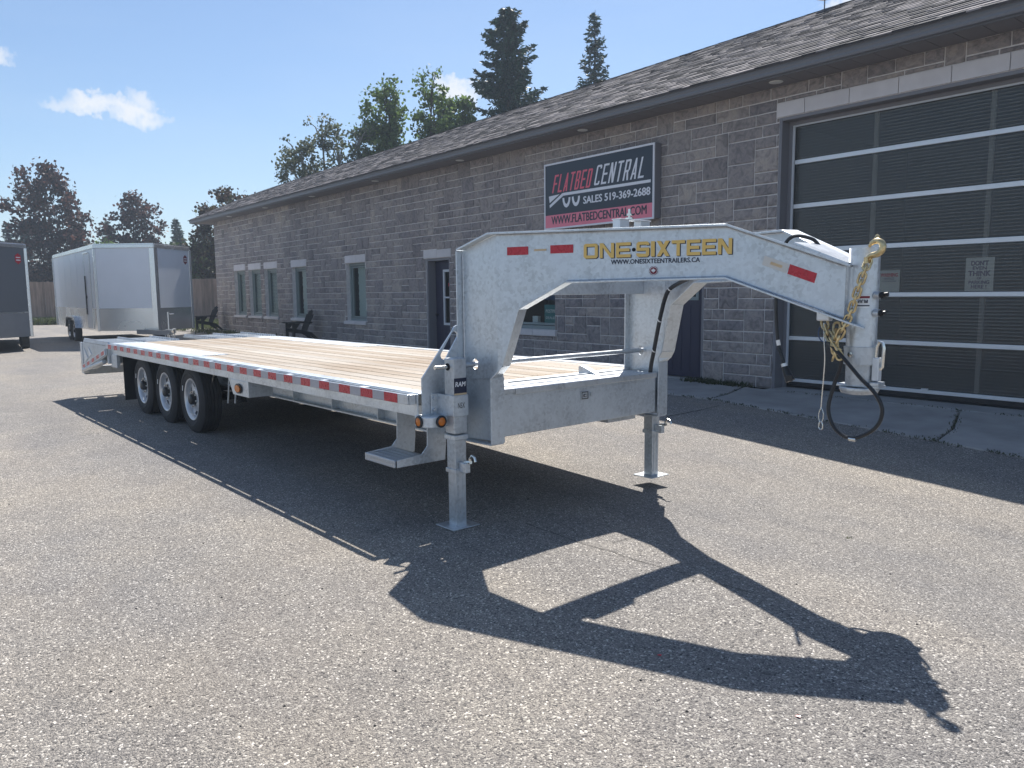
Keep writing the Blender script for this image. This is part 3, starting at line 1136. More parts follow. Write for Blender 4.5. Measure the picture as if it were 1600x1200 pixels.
# stones: random ashlar on a grid, clipped at openings
UH, UW = 0.1762, 0.125
ncol = int((BX1 - BX0) / UW)
nrow = 26
occ = np.zeros((nrow, ncol), bool)
stones = []
kinds = [((4, 2), 2), ((3, 2), 2), ((4, 1), 6), ((3, 1), 5), ((5, 1), 4), ((2, 1), 2), ((2, 2), 1)]
bag = [k for k, w_ in kinds for _ in range(w_)]
for r_ in range(nrow):
    c = 0
    while c < ncol:
        if occ[r_, c]:
            c += 1
            continue
        rnd.shuffle(bag)
        for (w_, h_) in bag + [(1, 1)]:
            if c + w_ <= ncol and r_ + h_ <= nrow and not occ[r_:r_ + h_, c:c + w_].any():
                # avoid leaving one-cell gaps
                if c + w_ < ncol and not occ[r_, c + w_]:
                    k = c + w_
                    run = 0
                    while k < ncol and not occ[r_, k] and run < 3:
                        run += 1
                        k += 1
                    if run == 1 and k < ncol:
                        continue
                occ[r_:r_ + h_, c:c + w_] = True
                stones.append((BX0 + c * UW, BX0 + (c + w_) * UW, r_ * UH, (r_ + h_) * UH, w_, h_))
                c += w_
                break


def clip(st):
    pieces = [(st[0], st[1], st[2], st[3])]
    clipped = False
    for (a, b, c, d) in rects:
        nxt = []
        for (x0, x1, z0, z1) in pieces:
            if x1 <= a or x0 >= b or z1 <= c or z0 >= d:
                nxt.append((x0, x1, z0, z1))
                continue
            clipped = True
            if x0 < a:
                nxt.append((x0, a, z0, z1))
            if x1 > b:
                nxt.append((b, x1, z0, z1))
            xa, xb = max(x0, a), min(x1, b)
            if z0 < c:
                nxt.append((xa, xb, z0, c))
            if z1 > d:
                nxt.append((xa, xb, d, z1))
        pieces = nxt
    return [p for p in pieces if p[1] - p[0] > .035 and p[3] - p[2] > .035], clipped


def stone_verts(w, h, seed):
    """pillowed split-face block, centred in x/z, front towards -Y, back at y=0.03"""
    r = random.Random(seed)
    g_ = .0085
    x0, x1, z0, z1 = -w / 2 + g_, w / 2 - g_, -h / 2 + g_, h / 2 - g_
    j = lambda s=.005: r.uniform(-s, s)
    bk = [(x0, .030, z0), (x1, .030, z0), (x1, .030, z1), (x0, .030, z1)]
    b_ = .014
    ring = []
    ax = [x0, (x0 + x1) / 2, x1]
    az = [z0, (z0 + z1) / 2, z1]
    rim = [(ax[0], az[0]), (ax[1], az[0]), (ax[2], az[0]), (ax[2], az[1]), (ax[2], az[2]), (ax[1], az[2]), (ax[0], az[2]), (ax[0], az[1])]
    out_ = [(x + j(.003), .007 + j(.003), z + j(.003)) for x, z in rim]
    inn = []
    for x, z in rim:
        sx = 0 if abs(x) < 1e-6 or x == ax[1] else (1 if x > 0 else -1)
        sz = 0 if z == az[1] else (1 if z > 0 else -1)
        inn.append((x - sx * b_ + j(), -.004 + j(.006), z - sz * b_ + j()))
    cen = (j(.03), -.010 + j(.008), j(.02))
    V = bk + out_ + inn + [cen]
    F = []
    for i in range(8):
        k = (i + 1) % 8
        F.append((4 + i, 4 + k, 12 + k, 12 + i))
        F.append((12 + i, 12 + k, 20))
    F += [(0, 1, 6, 5, 4), (1, 2, 8, 7, 6), (2, 3, 10, 9, 8), (3, 0, 4, 11, 10)]
    return V, F


pieces = []
for st in stones:
    ps_, cl = clip(st)
    for p_ in ps_:
        pieces.append((p_, None if cl else (st[4], st[5])))
campos = Vector((0, 0, CAM_H))


def apparent(p_):
    (x0, x1, z0, z1) = p_
    cen = Vector(((x0 + x1) / 2, D, (z0 + z1) / 2)) - campos
    dz = cen.dot(fw)
    if dz < 1:
        return -1
    xp = 800 + 1202 * cen.dot(rt2) / dz
    yp = 600 - 1202 * cen.dot(up2) / dz
    if not (-40 < xp < 1640 and -40 < yp < 1240):
        return -1
    return (x1 - x0) * (z1 - z0) / dz ** 3


pieces.sort(key=lambda t: -apparent(t[0]))
shared = {}
rest = MB()
for i, (p_, key) in enumerate(pieces):
    (x0, x1, z0, z1) = p_
    w_, h_ = x1 - x0, z1 - z0
    cx, cz = (x0 + x1) / 2, (z0 + z1) / 2
    if i < 298:
        if key is not None:
            k = (key, rnd.randint(0, 2))
            if k not in shared:
                b = MB()
                b.add(*stone_verts(w_, h_, hash(k) & 0xffff))
                shared[k] = b.mesh('stone', M['stone'])
            me = shared[k]
        else:
            b = MB()
            b.add(*stone_verts(w_, h_, i))
            me = b.mesh('stone', M['stone'])
        o = bpy.data.objects.new('stone', me)
        link(o, wall)
        o.location = Vector((cx, D, cz)) - BO
        o.scale = (rnd.choice((-1, 1)) if key else 1, 1, 1)
    else:
        V, F = stone_verts(w_, h_, i)
        rest.add([(v[0] + cx - BO.x, v[1] + D - BO.y, v[2] + cz - BO.z) for v in V], F)
rest.build('stone', M['stone'], wall, kind='stuff')

# lintels and sills: dressed blocks


def blocks(x0, x1, z0, z1, n, name, parent, y0=-.012, widths=None):
    edges = widths or [x0 + (x1 - x0) * i / n for i in range(n + 1)]
    for a, b in zip(edges[:-1], edges[1:]):
        k = BB()
        k.box(a + .004, b - .004, D + y0, D + .12, z0 + .003, z1 - .003)
        k.build(name, M['lintel'], parent, bevel=.006)


for k_, (a, b, c, d) in LINT.items():
    if k_ == 'garage':
        blocks(a, b, c, d, 1, 'lintel_block', bld, widths=[-6.91, -6.446, -5.766, -5.087, -4.427, -3.768, -3.1, -2.45, -2.2])
    else:
        blocks(a, b, c, d, 2 if k_ != 'w6' else 3, 'lintel_block', bld)
for k_, (a, b, c, d) in SILL.items():
    blocks(a, b, c, d, 2 if k_ != 'w6' else 3, 'sill_block', bld, y0=-.05)


# windows
def window(key, blind):
    a, b, c, d = OPEN[key]
    Y = D + .13
    f = BB()
    t = .075
    for (x0, x1, z0, z1) in ((a, a + t, c, d), (b - t, b, c, d), (a + t, b - t, c, c + t), (a + t, b - t, d - t, d)):
        f.box(x0, x1, Y, Y + .13, z0, z1)
    t2 = .05
    a2, b2, c2, d2 = a + t + .012, b - t - .012, c + t + .012, d - t - .012
    for (x0, x1, z0, z1) in ((a2, a2 + t2, c2, d2), (b2 - t2, b2, c2, d2), (a2 + t2, b2 - t2, c2, c2 + t2), (a2 + t2, b2 - t2, d2 - t2, d2)):
        f.box(x0, x1, Y + .03, Y + .10, z0, z1)
    win = f.build('window', M['win_frame'], bld, bevel=.004)
    p_ = BB()
    p_.box(a + t, b - t, Y + .06, Y + .066, c + t, d - t)
    o = p_.build('pane', M['glass'], win, loc=(0, 0, 0))
    r = BB()   # dim room behind
    for q in (((a - .3, c), (a - .3, d)), ((b + .3, c), (b + .3, d))):
        pass
    room_box(r, a + .01, b - .01, Y + .135, Y + 1.4, c + .01, d - .01)
    o = r.build('room_interior', M['room'], win, loc=(0, 0, 0))
    s = BB()
    if blind == 'slats':
        z = c + .09
        while z < d - .08:
            s.add([(a + .09, Y + .104, z), (b - .09, Y + .104, z), (b - .09, Y + .125, z + .04), (a + .09, Y + .125, z + .04)], [(0, 1, 2, 3)])
            z += .05
        s.build('blind', M['blind'], win, kind='stuff', loc=(0, 0, 0))
    elif blind == 'lace':
        # scalloped pale curtain hanging in the far part of the window
        n = 36
        V, F = [], []
        for i in range(n + 1):
            z = c + .08 + (d - c - .16) * i / n
            wob = .02 * math.sin(i * 1.75) + .012 * math.sin(i * .7)
            V += [(a + .36 + wob, Y + .105, z), (b - .08 + wob * .5, Y + .105 + .004 * math.sin(i * 3), z)]
        for i in range(n):
            F.append((2 * i, 2 * i + 1, 2 * i + 3, 2 * i + 2))
        s.add(V, F)
        s.build('curtain', M['lace'], win, loc=(0, 0, 0))
    return win


for k_, bl in (('w1', 'slats'), ('w2', 'slats'), ('w3', 'slats'), ('w4', 'lace'), ('w5', 'lace'), ('w6', None)):
    w_ = window(k_, bl)
    if k_ == 'w6':
        a, b, c, d = OPEN[k_]
        Y = D + .20
        k = BB()
        k.box(b - .62, b - .10, Y, Y + .004, c + .62, c + 1.15)
        k.build('poster', M['blue_print'], w_, loc=(0, 0, 0), label='blue poster in the window')
        k = BB()
        k.box(b - .55, b - .10, Y, Y + .004, c + .12, c + .52)
        k.build('poster', M['teal'], w_, loc=(0, 0, 0), label='teal poster in the window')
        k = BB()
        k.box(b - .62, b - .10, Y, Y + .004, c + 1.17, c + 1.42)
        k.build('poster', M['teal'], w_, loc=(0, 0, 0))
        ww = Vector((b, Y - .004, c))
        for (t_, x_, z_, tw, th) in (('DEALER DIRECT', -.58, .93, .44, .05), ('POSTPRO', -.50, .35, .36, .07), ('DEALER', -.50, .22, .34, .05)):
            text_mesh('lettering', t_, tw, th, (b + x_, Y - .003, c + z_), (1, 0, 0), (0, 0, 1), M['white_vinyl'], w_, bold=.06)
        k = BB()
        k.box(b - 1.02, b - .84, Y + .06, Y + .14, c + .085, c + .27)
        k.build('white_box', M['white_vinyl'], w_, loc=(0, 0, 0))


# personnel doors
def pdoor(key, glass_rect, y_off):
    a, b, c, d = OPEN[key]
    Y = D + y_off
    f = BB()
    t = .06
    f.box(a, a + t, D + .03, Y + .05, .03, d)
    f.box(b - t, b, D + .03, Y + .05, .03, d)
    f.box(a + t, b - t, D + .03, Y + .05, d - t, d)
    dr = f.build('door_frame', M['trim'], bld, bevel=.004)
    x0, x1, z0, z1 = glass_rect
    q = BB()
    A, B, Z0, Z1 = a + t + .006, b - t - .006, .045, d - t - .006
    q.box(A, x0, Y, Y + .045, Z0, Z1)
    q.box(x1, B, Y, Y + .045, Z0, Z1)
    q.box(x0, x1, Y, Y + .045, Z0, z0)
    q.box(x0, x1, Y, Y + .045, z1, Z1)
    # raised lower grooves
    for i in range(5):
        xx = A + (B - A) * (i + .5) / 5
        q.box(xx - .004, xx + .004, Y - .005, Y - .0005, Z0 + .1, z0 - .12)
    q.build('door', M['navy_door'], dr, loc=(0, 0, 0))
    g_ = BB()
    for (u0, u1, v0, v1) in ((x0 - .04, x0 + .02, z0 - .04, z1 + .04), (x1 - .02, x1 + .04, z0 - .04, z1 + .04), (x0 + .02, x1 - .02, z0 - .04, z0 + .02), (x0 + .02, x1 - .02, z1 - .02, z1 + .04)):
        g_.box(u0, u1, Y - .018, Y + .02, v0, v1)
    if key == 'd1':
        zm = (z0 + z1) / 2
        g_.box(x0 + .02, x1 - .02, Y - .018, Y + .02, zm - .02, zm + .02)
    g_.build('glazing_frame', M['white_frame'] if key == 'd1' else M['win_frame'], dr, loc=(0, 0, 0))
    p_ = BB()
    p_.box(x0, x1, Y + .022, Y + .028, z0, z1)
    p_.build('pane', M['glass'], dr, loc=(0, 0, 0))
    r = BB()
    room_box(r, a + .02, b - .02, Y + .06, Y + 1.2, .06, d - .08)
    o = r.build('room_interior', M['room'], dr, loc=(0, 0, 0))
    h = BB()
    hx = A + .09 if key == 'd1' else A + .12
    h.lathe([(0, -.07), (.028, -.065), (.03, -.04), (.014, -.03), (.014, 0), (.034, .001)], (hx, Y - .001, 1.0), (0, 1, 0), 12)
    h.build('knob', M['black_plastic'], dr, smooth=True, loc=(0, 0, 0))
    k = BB()
    k.box(a, b, D + .0, Y + .05, -.02, .03)
    k.build('threshold', M['concrete'], dr, loc=(0, 0, 0))
    return dr


d1 = pdoor('d1', (-16.45, -16.02, .78, 2.1), .26)
k = BB()
k.box(-16.3, -16.1, D + .285 - .006, D + .285 - .003, 1.72, 1.80)
k.build('red_sticker', M['red_tape'], d1, loc=(0, 0, 0))
pdoor('d2', (-8.86, -8.42, 1.42, 2.15), .12)

# ---- overhead door: frame, six ribbed panels, aluminium rails
a, b, c, d = OPEN['garage']
YD = D + .25
gd = BB()
gd.box(a, a + .05, D + .005, YD - .03, 0, d)
gd.box(a + .05, a + .10, YD - .06, YD + .02, 0, d - .10)
gd.box(b - .05, b, D + .005, YD - .03, 0, d)
gd.box(b - .10, b - .05, YD - .06, YD + .02, 0, d - .10)
gd.box(a + .05, b - .05, D + .005, YD - .03, d - .05, d)
gd.box(a + .05, b - .05, YD - .06, YD + .02, d - .10, d - .05)
garage = gd.build('overhead_door', M['trim'], bld, bevel=.005)
ws = BB()
ws.box(a + .10, a + .135, YD - .035, YD - .012, 0.14, d - .10)
ws.box(a + .135, b - .135, YD - .035, YD - .012, d - .125, d - .10)
ws.box(b - .135, b - .10, YD - .035, YD - .012, 0.14, d - .10)
ws.build('weather_strip', M['white_frame'], garage, loc=(0, 0, 0))
bars = [(.115, .165), (.765, .825), (1.43, 1.49), (2.105, 2.17), (2.775, 2.84), (3.435, 3.50), (4.00, 4.06)]
xa, xb = a + .14, b - .14
for i, (z0, z1) in enumerate(bars[:-1]):
    r = BB()
    r.box(xa, xb, YD - .022, YD + .03, z0, z1)
    r.build('rail', M['alu_frame'], garage, bevel=.004, loc=(0, 0, 0))
for i in range(6):
    p_ = BB()
    p_.box(xa, xb, YD, YD + .016, bars[i][1] + .002, bars[i + 1][0] - .002)
    p_.build('door_panel', M['poly'], garage, loc=(0, 0, 0))
for x in (-5.50, -4.02, -2.75):
    for i in range(6):
        st_ = BB()
        st_.box(x - .028, x + .028, YD + .0175, YD + .05, bars[i][1] + .004, bars[i + 1][0] - .004)
        st_.build('stile', M['stile'], garage, loc=(0, 0, 0))
rb = BB()
rb.box(xa, xb, YD - .01, YD + .02, .055, .113)
rb.build('bottom_seal', M['black_plastic'], garage, loc=(0, 0, 0))
lh = BB()
lh.box(-4.69, -4.60, YD - .04, YD - .022, .165, .185)
lh.build('lift_handle', M['alu_frame'], garage, loc=(0, 0, 0))
r = BB()
room_box(r, a - .5, b + .5, YD + .08, YD + 5.0, .01, d + .1)
o = r.build('workshop_interior', M['room'], garage, loc=(0, 0, 0))
# posters taped inside the glazing
for (x0, x1, z0, z1, lines, lab) in ((-4.235, -3.90, 1.502, 1.93, [('DON\'T', .20, .060), ('EVEN', .16, .045), ('THINK', .26, .065), ('OF', .05, .035), ('PARKING', .24, .045), ('HERE !', .18, .045)], 'paper notice reading DON\'T EVEN THINK OF PARKING HERE behind the overhead door'),
                                     (-5.37, -5.075, 1.50, 1.80, [('WARNING', .24, .05), ('NOTICE', .14, .03), ('AUTHORIZED', .2, .018)], 'small warning notice behind the overhead door beside the coupler')):
    pe = empty('paper_notice', lab, 'notice', (x0, YD + .0172, z0))
    k = MB()
    k.box(0, x1 - x0, 0, .002, 0, z1 - z0)
    k.build('sheet', M['poster'], pe)
    zc = z1 - z0 - .03
    for i, (t_, tw, th) in enumerate(lines):
        zc -= th + .012
        inkm = M['poster_red'] if (len(lines) == 3 and i == 0) else M['poster_ink']
        text_mesh('lettering', t_, tw, th, ((x1 - x0 - tw) / 2, -.0015, zc), (1, 0, 0), (0, 0, 1), inkm, pe, bold=.1)

# ---- soffit, gutter, roof
s = BB()
n = 120
L0, L1 = BX0 - .95, BX1 + .5
dx = (L1 - L0) / n
for i in range(n):
    s.box(L0 + i * dx + .004, L0 + (i + 1) * dx - .004, EAVE_Y + .02, D + .10, SOF, SOF + .02)
s.build('soffit', M['soffit'], bld, kind='stuff')
s = BB()
s.box(BX0 - .95, BX0 - .002, D + .10, BY1 + .5, SOF, SOF + .02)
s.build('end_soffit', M['soffit'], bld)
gp = [(0, 4.575), (-.075, 4.575), (-.088, 4.60), (-.088, 4.625), (-.102, 4.65), (-.102, 4.688), (-.118, 4.695), (-.118, 4.705), (-.095, 4.705), (-.090, 4.69), (-.082, 4.60), (-.01, 4.60), (-.01, 4.705), (0, 4.705)]
s = BB()
s.prism([(L0 - .06, EAVE_Y + .02 + y, z) for (y, z) in gp], (L1 - L0 + .1, 0, 0))
s.build('gutter', M['gutter'], bld)
s = BB()
s.box(L0 - .05, L1, EAVE_Y + .022, EAVE_Y + .045, SOF - .02, 4.735)
s.box(L0 - .06, L0 - .035, EAVE_Y + .045, BY1 + .5, SOF - .02, 4.735)
s.build('fascia', M['gutter'], bld)
ridge = [(-34.55, 9.93), (-32.8, 11.7), (-31.2, 12.15), (-30, 12.32), (-26, 12.75), (-21, 13.05), (-17.6, 13.3), (-13.2, 13.5), (-9.4, 13.85), (-6, 14.15), (4.6, 14.8)]
RZ0, RT = 4.70, 0.5


def rz(y):
    return RZ0 + RT * (y - 9.93)


def ridge_y(x):
    for (x0, y0), (x1, y1) in zip(ridge[:-1], ridge[1:]):
        if x0 <= x <= x1:
            return y0 + (y1 - y0) * (x - x0) / (x1 - x0)
    return ridge[-1][1]


s = BB()
fp = [(x, y, rz(y)) for x, y in ridge] + [(4.6, 9.93, RZ0)]
s.add(fp, [tuple(range(len(fp)))])
bk = [(x, y, rz(y)) for x, y in ridge]
back = [(x, BY1 + .6, 4.72) for x, y in ridge]
for i in range(len(bk) - 1):
    s.add([bk[i], bk[i + 1], back[i + 1], back[i]], [(0, 1, 2, 3)])
s.add([(4.6, 9.93, RZ0), (4.6, 14.8, rz(14.8)), (4.6, BY1 + .6, 4.72)], [(0, 1, 2)])
roof = s.build('roof', M['roof_base'], bld)
EXPO = .143
slen = EXPO / math.sqrt(1 + RT * RT)
sh = []
row = 0
y = 9.90
while y < 14.9:
    x = -35.0 + rnd.uniform(0, .3)
    while x < 4.5:
        w_ = rnd.choice((.16, .21, .26, .33))
        cx, cy = x + w_ / 2, y + slen / 2
        if -34.6 + (cy - 9.93) * .98 < cx and cy < ridge_y(cx) - .03:
            sh.append((x, x + w_, y, row))
        x += w_
    y += slen
    row += 1


def sh_verts(x0, x1, y0, lift):
    y1 = y0 + slen * 1.25
    t0, t1 = .016 + lift, .003
    g_ = .002
    z0, z1 = rz(y0), rz(y1)
    return [(x0 + g_, y0, z0 + .001), (x1 - g_, y0, z0 + .001), (x1 - g_, y0, z0 + t0), (x0 + g_, y0, z0 + t0), (x1 - g_, y1, z1 + t1), (x0 + g_, y1, z1 + t1)], \
        [(0, 1, 2, 3), (3, 2, 4, 5), (0, 3, 5), (1, 4, 2)]


def vis(x, y, z):
    v = Vector((x, y, z)) - campos
    dz = v.dot(fw)
    xp, yp = 800 + 1202 * v.dot(rt2) / dz, 600 - 1202 * v.dot(up2) / dz
    return -10 < xp < 1610 and -10 < yp < 1210


sh.sort(key=lambda t: (0 if vis(t[0], t[2], rz(t[2])) else 1, -(t[1] - t[0]) / ((Vector((t[0], t[2], 5)) - campos).length)))
rest = BB()
shm = {}
for i, (x0, x1, y0, rw) in enumerate(sh):
    lift = rnd.choice((0, .006))
    if i < 298:
        w_ = round(x1 - x0, 3)
        key = (w_, lift)
        if key not in shm:
            V, F = sh_verts(0, w_, 9.93, lift)
            bb_ = MB()
            bb_.add([(v[0], v[1] - 9.93, v[2] - RZ0) for v in V], F)
            shm[key] = bb_.mesh('shingle', M['shingle'])
        o = bpy.data.objects.new('shingle', shm[key])
        link(o, roof)
        o.location = (x0, y0, rz(y0))
    else:
        rest.add(*sh_verts(x0, x1, y0, lift))
rest.build('shingle', M['shingle'], roof, kind='stuff', loc=(0, 0, 0))
rc = BB()
for i in range(1, len(ridge) - 1):
    p0, p1 = ridge[i], ridge[i + 1]
    nseg = max(1, int((Vector(p1) - Vector(p0)).length / .3))
    for q in range(nseg):
        A = Vector(p0).lerp(Vector(p1), q / nseg)
        B = Vector(p0).lerp(Vector(p1), (q + 1.1) / nseg)
        za, zb = rz(A.y) + .022, rz(B.y) + .016
        rc.add([(A.x, A.y - .10, za - .04), (B.x, B.y - .10, zb - .04), (B.x, B.y + .02, zb), (A.x, A.y + .02, za), (B.x, B.y + .15, zb - .06), (A.x, A.y + .15, za - .06)],
               [(0, 1, 2, 3), (3, 2, 4, 5)])
rc.build('ridge_cap', M['shingle'], roof, kind='stuff', loc=(0, 0, 0))
# soffit downlights
for (x, y) in ((-6.76, 10.39), (-10.89, 10.42), (-14.96, 10.42), (-18.95, 10.40), (-22.97, 10.38), (-26.81, 10.36), (-30.47, 10.34)):
    l_ = BB()
    l_.lathe([(.0, -.012), (.075, -.012), (.095, -.008), (.105, .004)], (x, y, SOF), (0, 0, 1), 20)
    o = l_.build('downlight', M['lamp'], bld, smooth=True)
# pole with a round pale lamp head standing at the ridge
pv = empty('roof_lamp_pole', 'thin dark pole with a pale round cap standing on the roof ridge', 'pole', (-8.15, 14.03, rz(13.9)))
k = MB()
k.cyl((0, 0, -.3), (0, 0, .30), .012, 10)
k.build('pole', M['gutter'], pv)
k = MB()
k.lathe([(0, 0.245), (.10, .25), (.17, .28), (.19, .33), (.16, .40), (.08, .45), (0, .46)], (0, 0, 0), (0, 0, 1), 24)
k.build('cap', M['sign_white'], pv, smooth=True)
k = MB()
k.prism([(-.24, -.1, -.16), (.26, -.1, .02), (.02, 0, .04)], (0, .16, 0))
k.build('flashing', M['gutter'], pv)

# ------------------------------------------------------------------ wall sign
sg = empty('wall_sign', 'large navy and pink flatbed sales sign mounted on the stone wall', 'sign', (-12.065, D, 2.797))
SW, SH = 2.912, 1.30
DEP = .18
k = MB()
k.box(.03, SW + .0, -DEP + .012, -.01, .02, SH)
k.build('cabinet', M['trim'], sg)
k = MB()
t = .035
for (x0, x1, z0, z1) in ((0, t, 0, SH), (SW - t, SW, 0, SH), (t, SW - t, 0, t), (t, SW - t, SH - t, SH)):
    k.box(x0, x1, -DEP - .012, -DEP + .012, z0, z1)
k.build('sign_frame', M['sign_white'], sg, bevel=.004)
k = MB()
k.box(t, SW - t, -DEP - .002, -DEP + .008, .285, SH - t)
k.build('face_panel', M['sign_navy'], sg)
k = MB()
k.box(t, SW - t, -DEP - .0025, -DEP + .008, t, .284)
k.build('web_band', M['sign_pink'], sg, label='pink band with the web address')
Yf = -DEP - .004
X, Z = (1, 0, 0), (0, 0, 1)
block_text('lettering', 'FLATBED', 1.08, .345, (.235, Yf, .715), X, Z, M['sign_red'], sg, stroke=.115, shear=.27, gap=.34, label='red word FLATBED')
block_text('lettering', 'CENTRAL', 1.24, .36, (1.42, Yf, .735), X, Z, M['sign_white'], sg, stroke=.11, shear=.27, gap=.34, label='white word CENTRAL')
text_mesh('lettering', 'SALES 519-369-2688', 1.68, .135, (1.14, Yf, .425), X, Z, M['sign_white'], sg, bold=.09)
text_mesh('lettering', 'WWW.FLATBEDCENTRAL.COM', 2.52, .155, (.22, Yf, .10), X, Z, M['sign_navy'], sg, bold=.07)
k = MB()
k.prism([(.55, Yf, .635), (2.83, Yf, .635), (2.83, Yf, .685), (.62, Yf, .69), (.53, Yf, .685)], (0, -.002, 0))
k.prism([(.14, Yf, .66), (.46, Yf, .675), (.165, Yf, .53)], (0, -.002, 0))
k.prism([(.16, Yf, .485), (.17, Yf, .43), (.57, Yf, .635), (.53, Yf, .68)], (0, -.002, 0))
for cx in (.66, .93):
    pts = []
    for i in range(15):
        a_ = math.pi + math.pi * i / 14 * 1.0
        pts.append((cx + .115 * math.cos(a_ * 1.0), .59 + .19 * math.sin(a_)))
    pin = []
    for i in range(15):
        a_ = math.pi + math.pi * i / 14
        pin.append((cx + .062 * math.cos(a_), .59 + .12 * math.sin(a_)))
    V = [(x, Yf, z) for x, z in pts] + [(x, Yf, z) for x, z in pin]
    k.add(V, [(i, i + 1, 15 + i + 1, 15 + i) for i in range(14)])
k.build('trailer_emblem', M['sign_white'], sg)

# ------------------------------------------------------------------ gooseneck flatbed trailer
YAWT = math.radians(2.2)
P0 = (-9.79626, 2.33142, 0)
tr = empty('flatbed_trailer', 'long galvanised gooseneck flatbed trailer with wooden deck parked in front of the stone building', 'trailer', P0, YAWT)
Wd = 2.55
CN = Wd / 2
ZD = 0.885
A0, A1 = -2.15, 5.53


def mir(n):
    return Wd - n


# planks
NP = 15
n0, n1 = .175, Wd - .175
pw = (n1 - n0) / NP
pl = {}
for i in range(NP):
    over = i < 2 or i >= NP - 2
    st = 1.20 if over else A0 + .02
    ln = 5.47 - st
    key = over
    if key not in pl:
        k = MB()
        k.box(0, ln, -.5 * pw + .004, .5 * pw - .004, -.038, 0)
        pl[key] = k.mesh('deck_plank', M['plank'])
    o = bpy.data.objects.new('deck_plank', pl[key])
    link(o, tr)
    o.location = (st, n0 + (i + .5) * pw, ZD + rnd.uniform(-.0025, .0015))
    if pl[key].users == 1:
        md = o.modifiers.new('bevel', 'BEVEL')
        md.width = .004
        md.segments = 1
# screw heads along the cross-members
k = MB()
for i in range(18):
    a_ = A0 + .1 + i * .43
    for j in range(NP):
        if a_ < 1.2 and (j < 2 or j >= NP - 2):
            continue
        for o_ in (-.045, .045):
            y_ = n0 + (j + .5) * pw + o_
            z_ = ZD + .0022
            k.add([(a_ + .006 * math.cos(t_), y_ + .006 * math.sin(t_), z_) for t_ in [math.pi / 3 * q for q in range(6)]], [(0, 1, 2, 3, 4, 5)])
k.build('deck_screw', M['dark'], tr, kind='stuff')
# tread plates over the wheels
for s in (0, 1):
    k = MB()
    y0, y1 = .165, .165 + 2 * pw + .005
    if s:
        y0, y1 = mir(y1), mir(y0)
    k.box(A0 + .02, 1.195, y0, y1, ZD - .004, ZD + .004)
    k.build('tread_plate', M['tread'], tr)
# side rails: channel with top flange, rub bar, stake pockets, reflective tape
for s in (0, 1):
    f = (lambda v: v) if s == 0 else mir

    def bx(kk, a0, a1, u0, u1, z0, z1):
        p, q = f(u0), f(u1)
        kk.box(a0, a1, min(p, q), max(p, q), z0, z1)
    k = MB()
    bx(k, A0, A1, .062, .072, .735, .880)
    bx(k, A0, A1, .072, .170, .878, .888)
    bx(k, A0, A1, .072, .130, .735, .745)
    rail = k.build('side_rail', M['galv'], tr, bevel=.002)
    k = MB()
    bx(k, A0 - .02, A1 - .02, .0, .012, .815, .882)
    bx(k, A1 - .05, A1 - .012, .012, .060, .815, .882)
    k.build('rub_rail', M['galv_bright'], rail, bevel=.004)
    k = MB()
    a_ = A0 + .3
    while a_ < A1 - .1:
        bx(k, a_, a_ + .075, .012, .0615, .805, .880)
        a_ += .61
    k.build('stake_pocket', M['galv_bright'], rail, kind='stuff')
    # alternating tape on the rub bar
    a_ = A1 - .07
    redt = True
    first = True
    me_r = me_w = None
    while a_ > A0 + .05:
        L = .115 if not first else .12
        if me_r is None:
            kr = MB()
            kr.box(0, .166, -.0012, .0, 0, .060)
            me_r = kr.mesh('reflector_tape', M['red_tape'])
            kw = MB()
            kw.box(0, .150, -.0012, .0, 0, .060)
            me_w = kw.mesh('reflector_tape', M['white_tape'])
        me = me_r if redt else me_w
        L = .166 if redt else .150
        if first:
            first = False
            a_ -= .07
            continue
        if a_ - L < A0:
            break
        o = bpy.data.objects.new('reflector_tape', me)
        link(o, rail)
        if s == 0:
            o.location = (a_ - L, -.0004, .8185)
        else:
            o.location = (a_, Wd + .0004, .8185)
            o.rotation_euler = (0, 0, math.pi)
        a_ -= L
        redt = not redt
# main I-beams, cross-members
for s in (0, 1):
    f = (lambda v: v) if s == 0 else mir
    k = MB()
    c0 = f(.62)
    k.box(-2.0, 5.45, c0 - .006, c0 + .006, .505, .84)
    k.box(-2.0, 5.45, c0 - .075, c0 + .075, .492, .505)
    k.box(-2.0, 5.45, c0 - .075, c0 + .075, .835, .842)
    for a_ in (2.6, 3.4, 4.2, 5.0):
        k.box(a_, a_ + .008, c0 - .07, c0 + .07, .505, .835)
    k.build('main_beam', M['galv'], tr)
cm = MB()
cm.box(-.004, .004, .075, Wd - .075, -.07, 0)
cm.box(-.03, .03, .075, Wd - .075, -.074, -.068)
cme = cm.mesh('cross_member', M['galv_dull'])
for i in range(18):
    o = bpy.data.objects.new('cross_member', cme)
    link(o, tr)
    o.location = (A0 + .1 + i * .43, 0, .838)
# rear dovetail and flip-over ramps
for s in (0, 1):
    f = (lambda v: v) if s == 0 else mir
    y0, y1 = sorted((f(.004), f(.016)))
    k = MB()
    k.prism([(A0 - .02, y0, .845), (-3.62, y0, .845), (-3.70, y0, .60), (-3.70, y0, .36), (-3.52, y0, .40), (A0 - .10, y0, .70), (A0 - .02, y0, .72)], (0, y1 - y0, 0))
    k.build('dovetail_side', M['galv_dull'], tr)
k = MB()
for i in range(9):
    yy = .15 + i * (Wd - .3) / 8
    k.bar((A0, yy, .75), (-3.62, yy, .46), .05, .09)
k.box(-3.72, -3.64, .02, Wd - .02, .34, .46)
k.box(A0 - .06, A0, .02, Wd - .02, .60, .84)
k.build('dovetail_frame', M['galv_dull'], tr)
k = MB()
k.bar((A0 - .06, -.004, .765), (-3.55, -.004, .475), .01, .085)
dts = k.build('dovetail_rail', M['galv'], tr)
dv = Vector((-3.55 - (A0 - .06), 0, .475 - .765)).normalized()
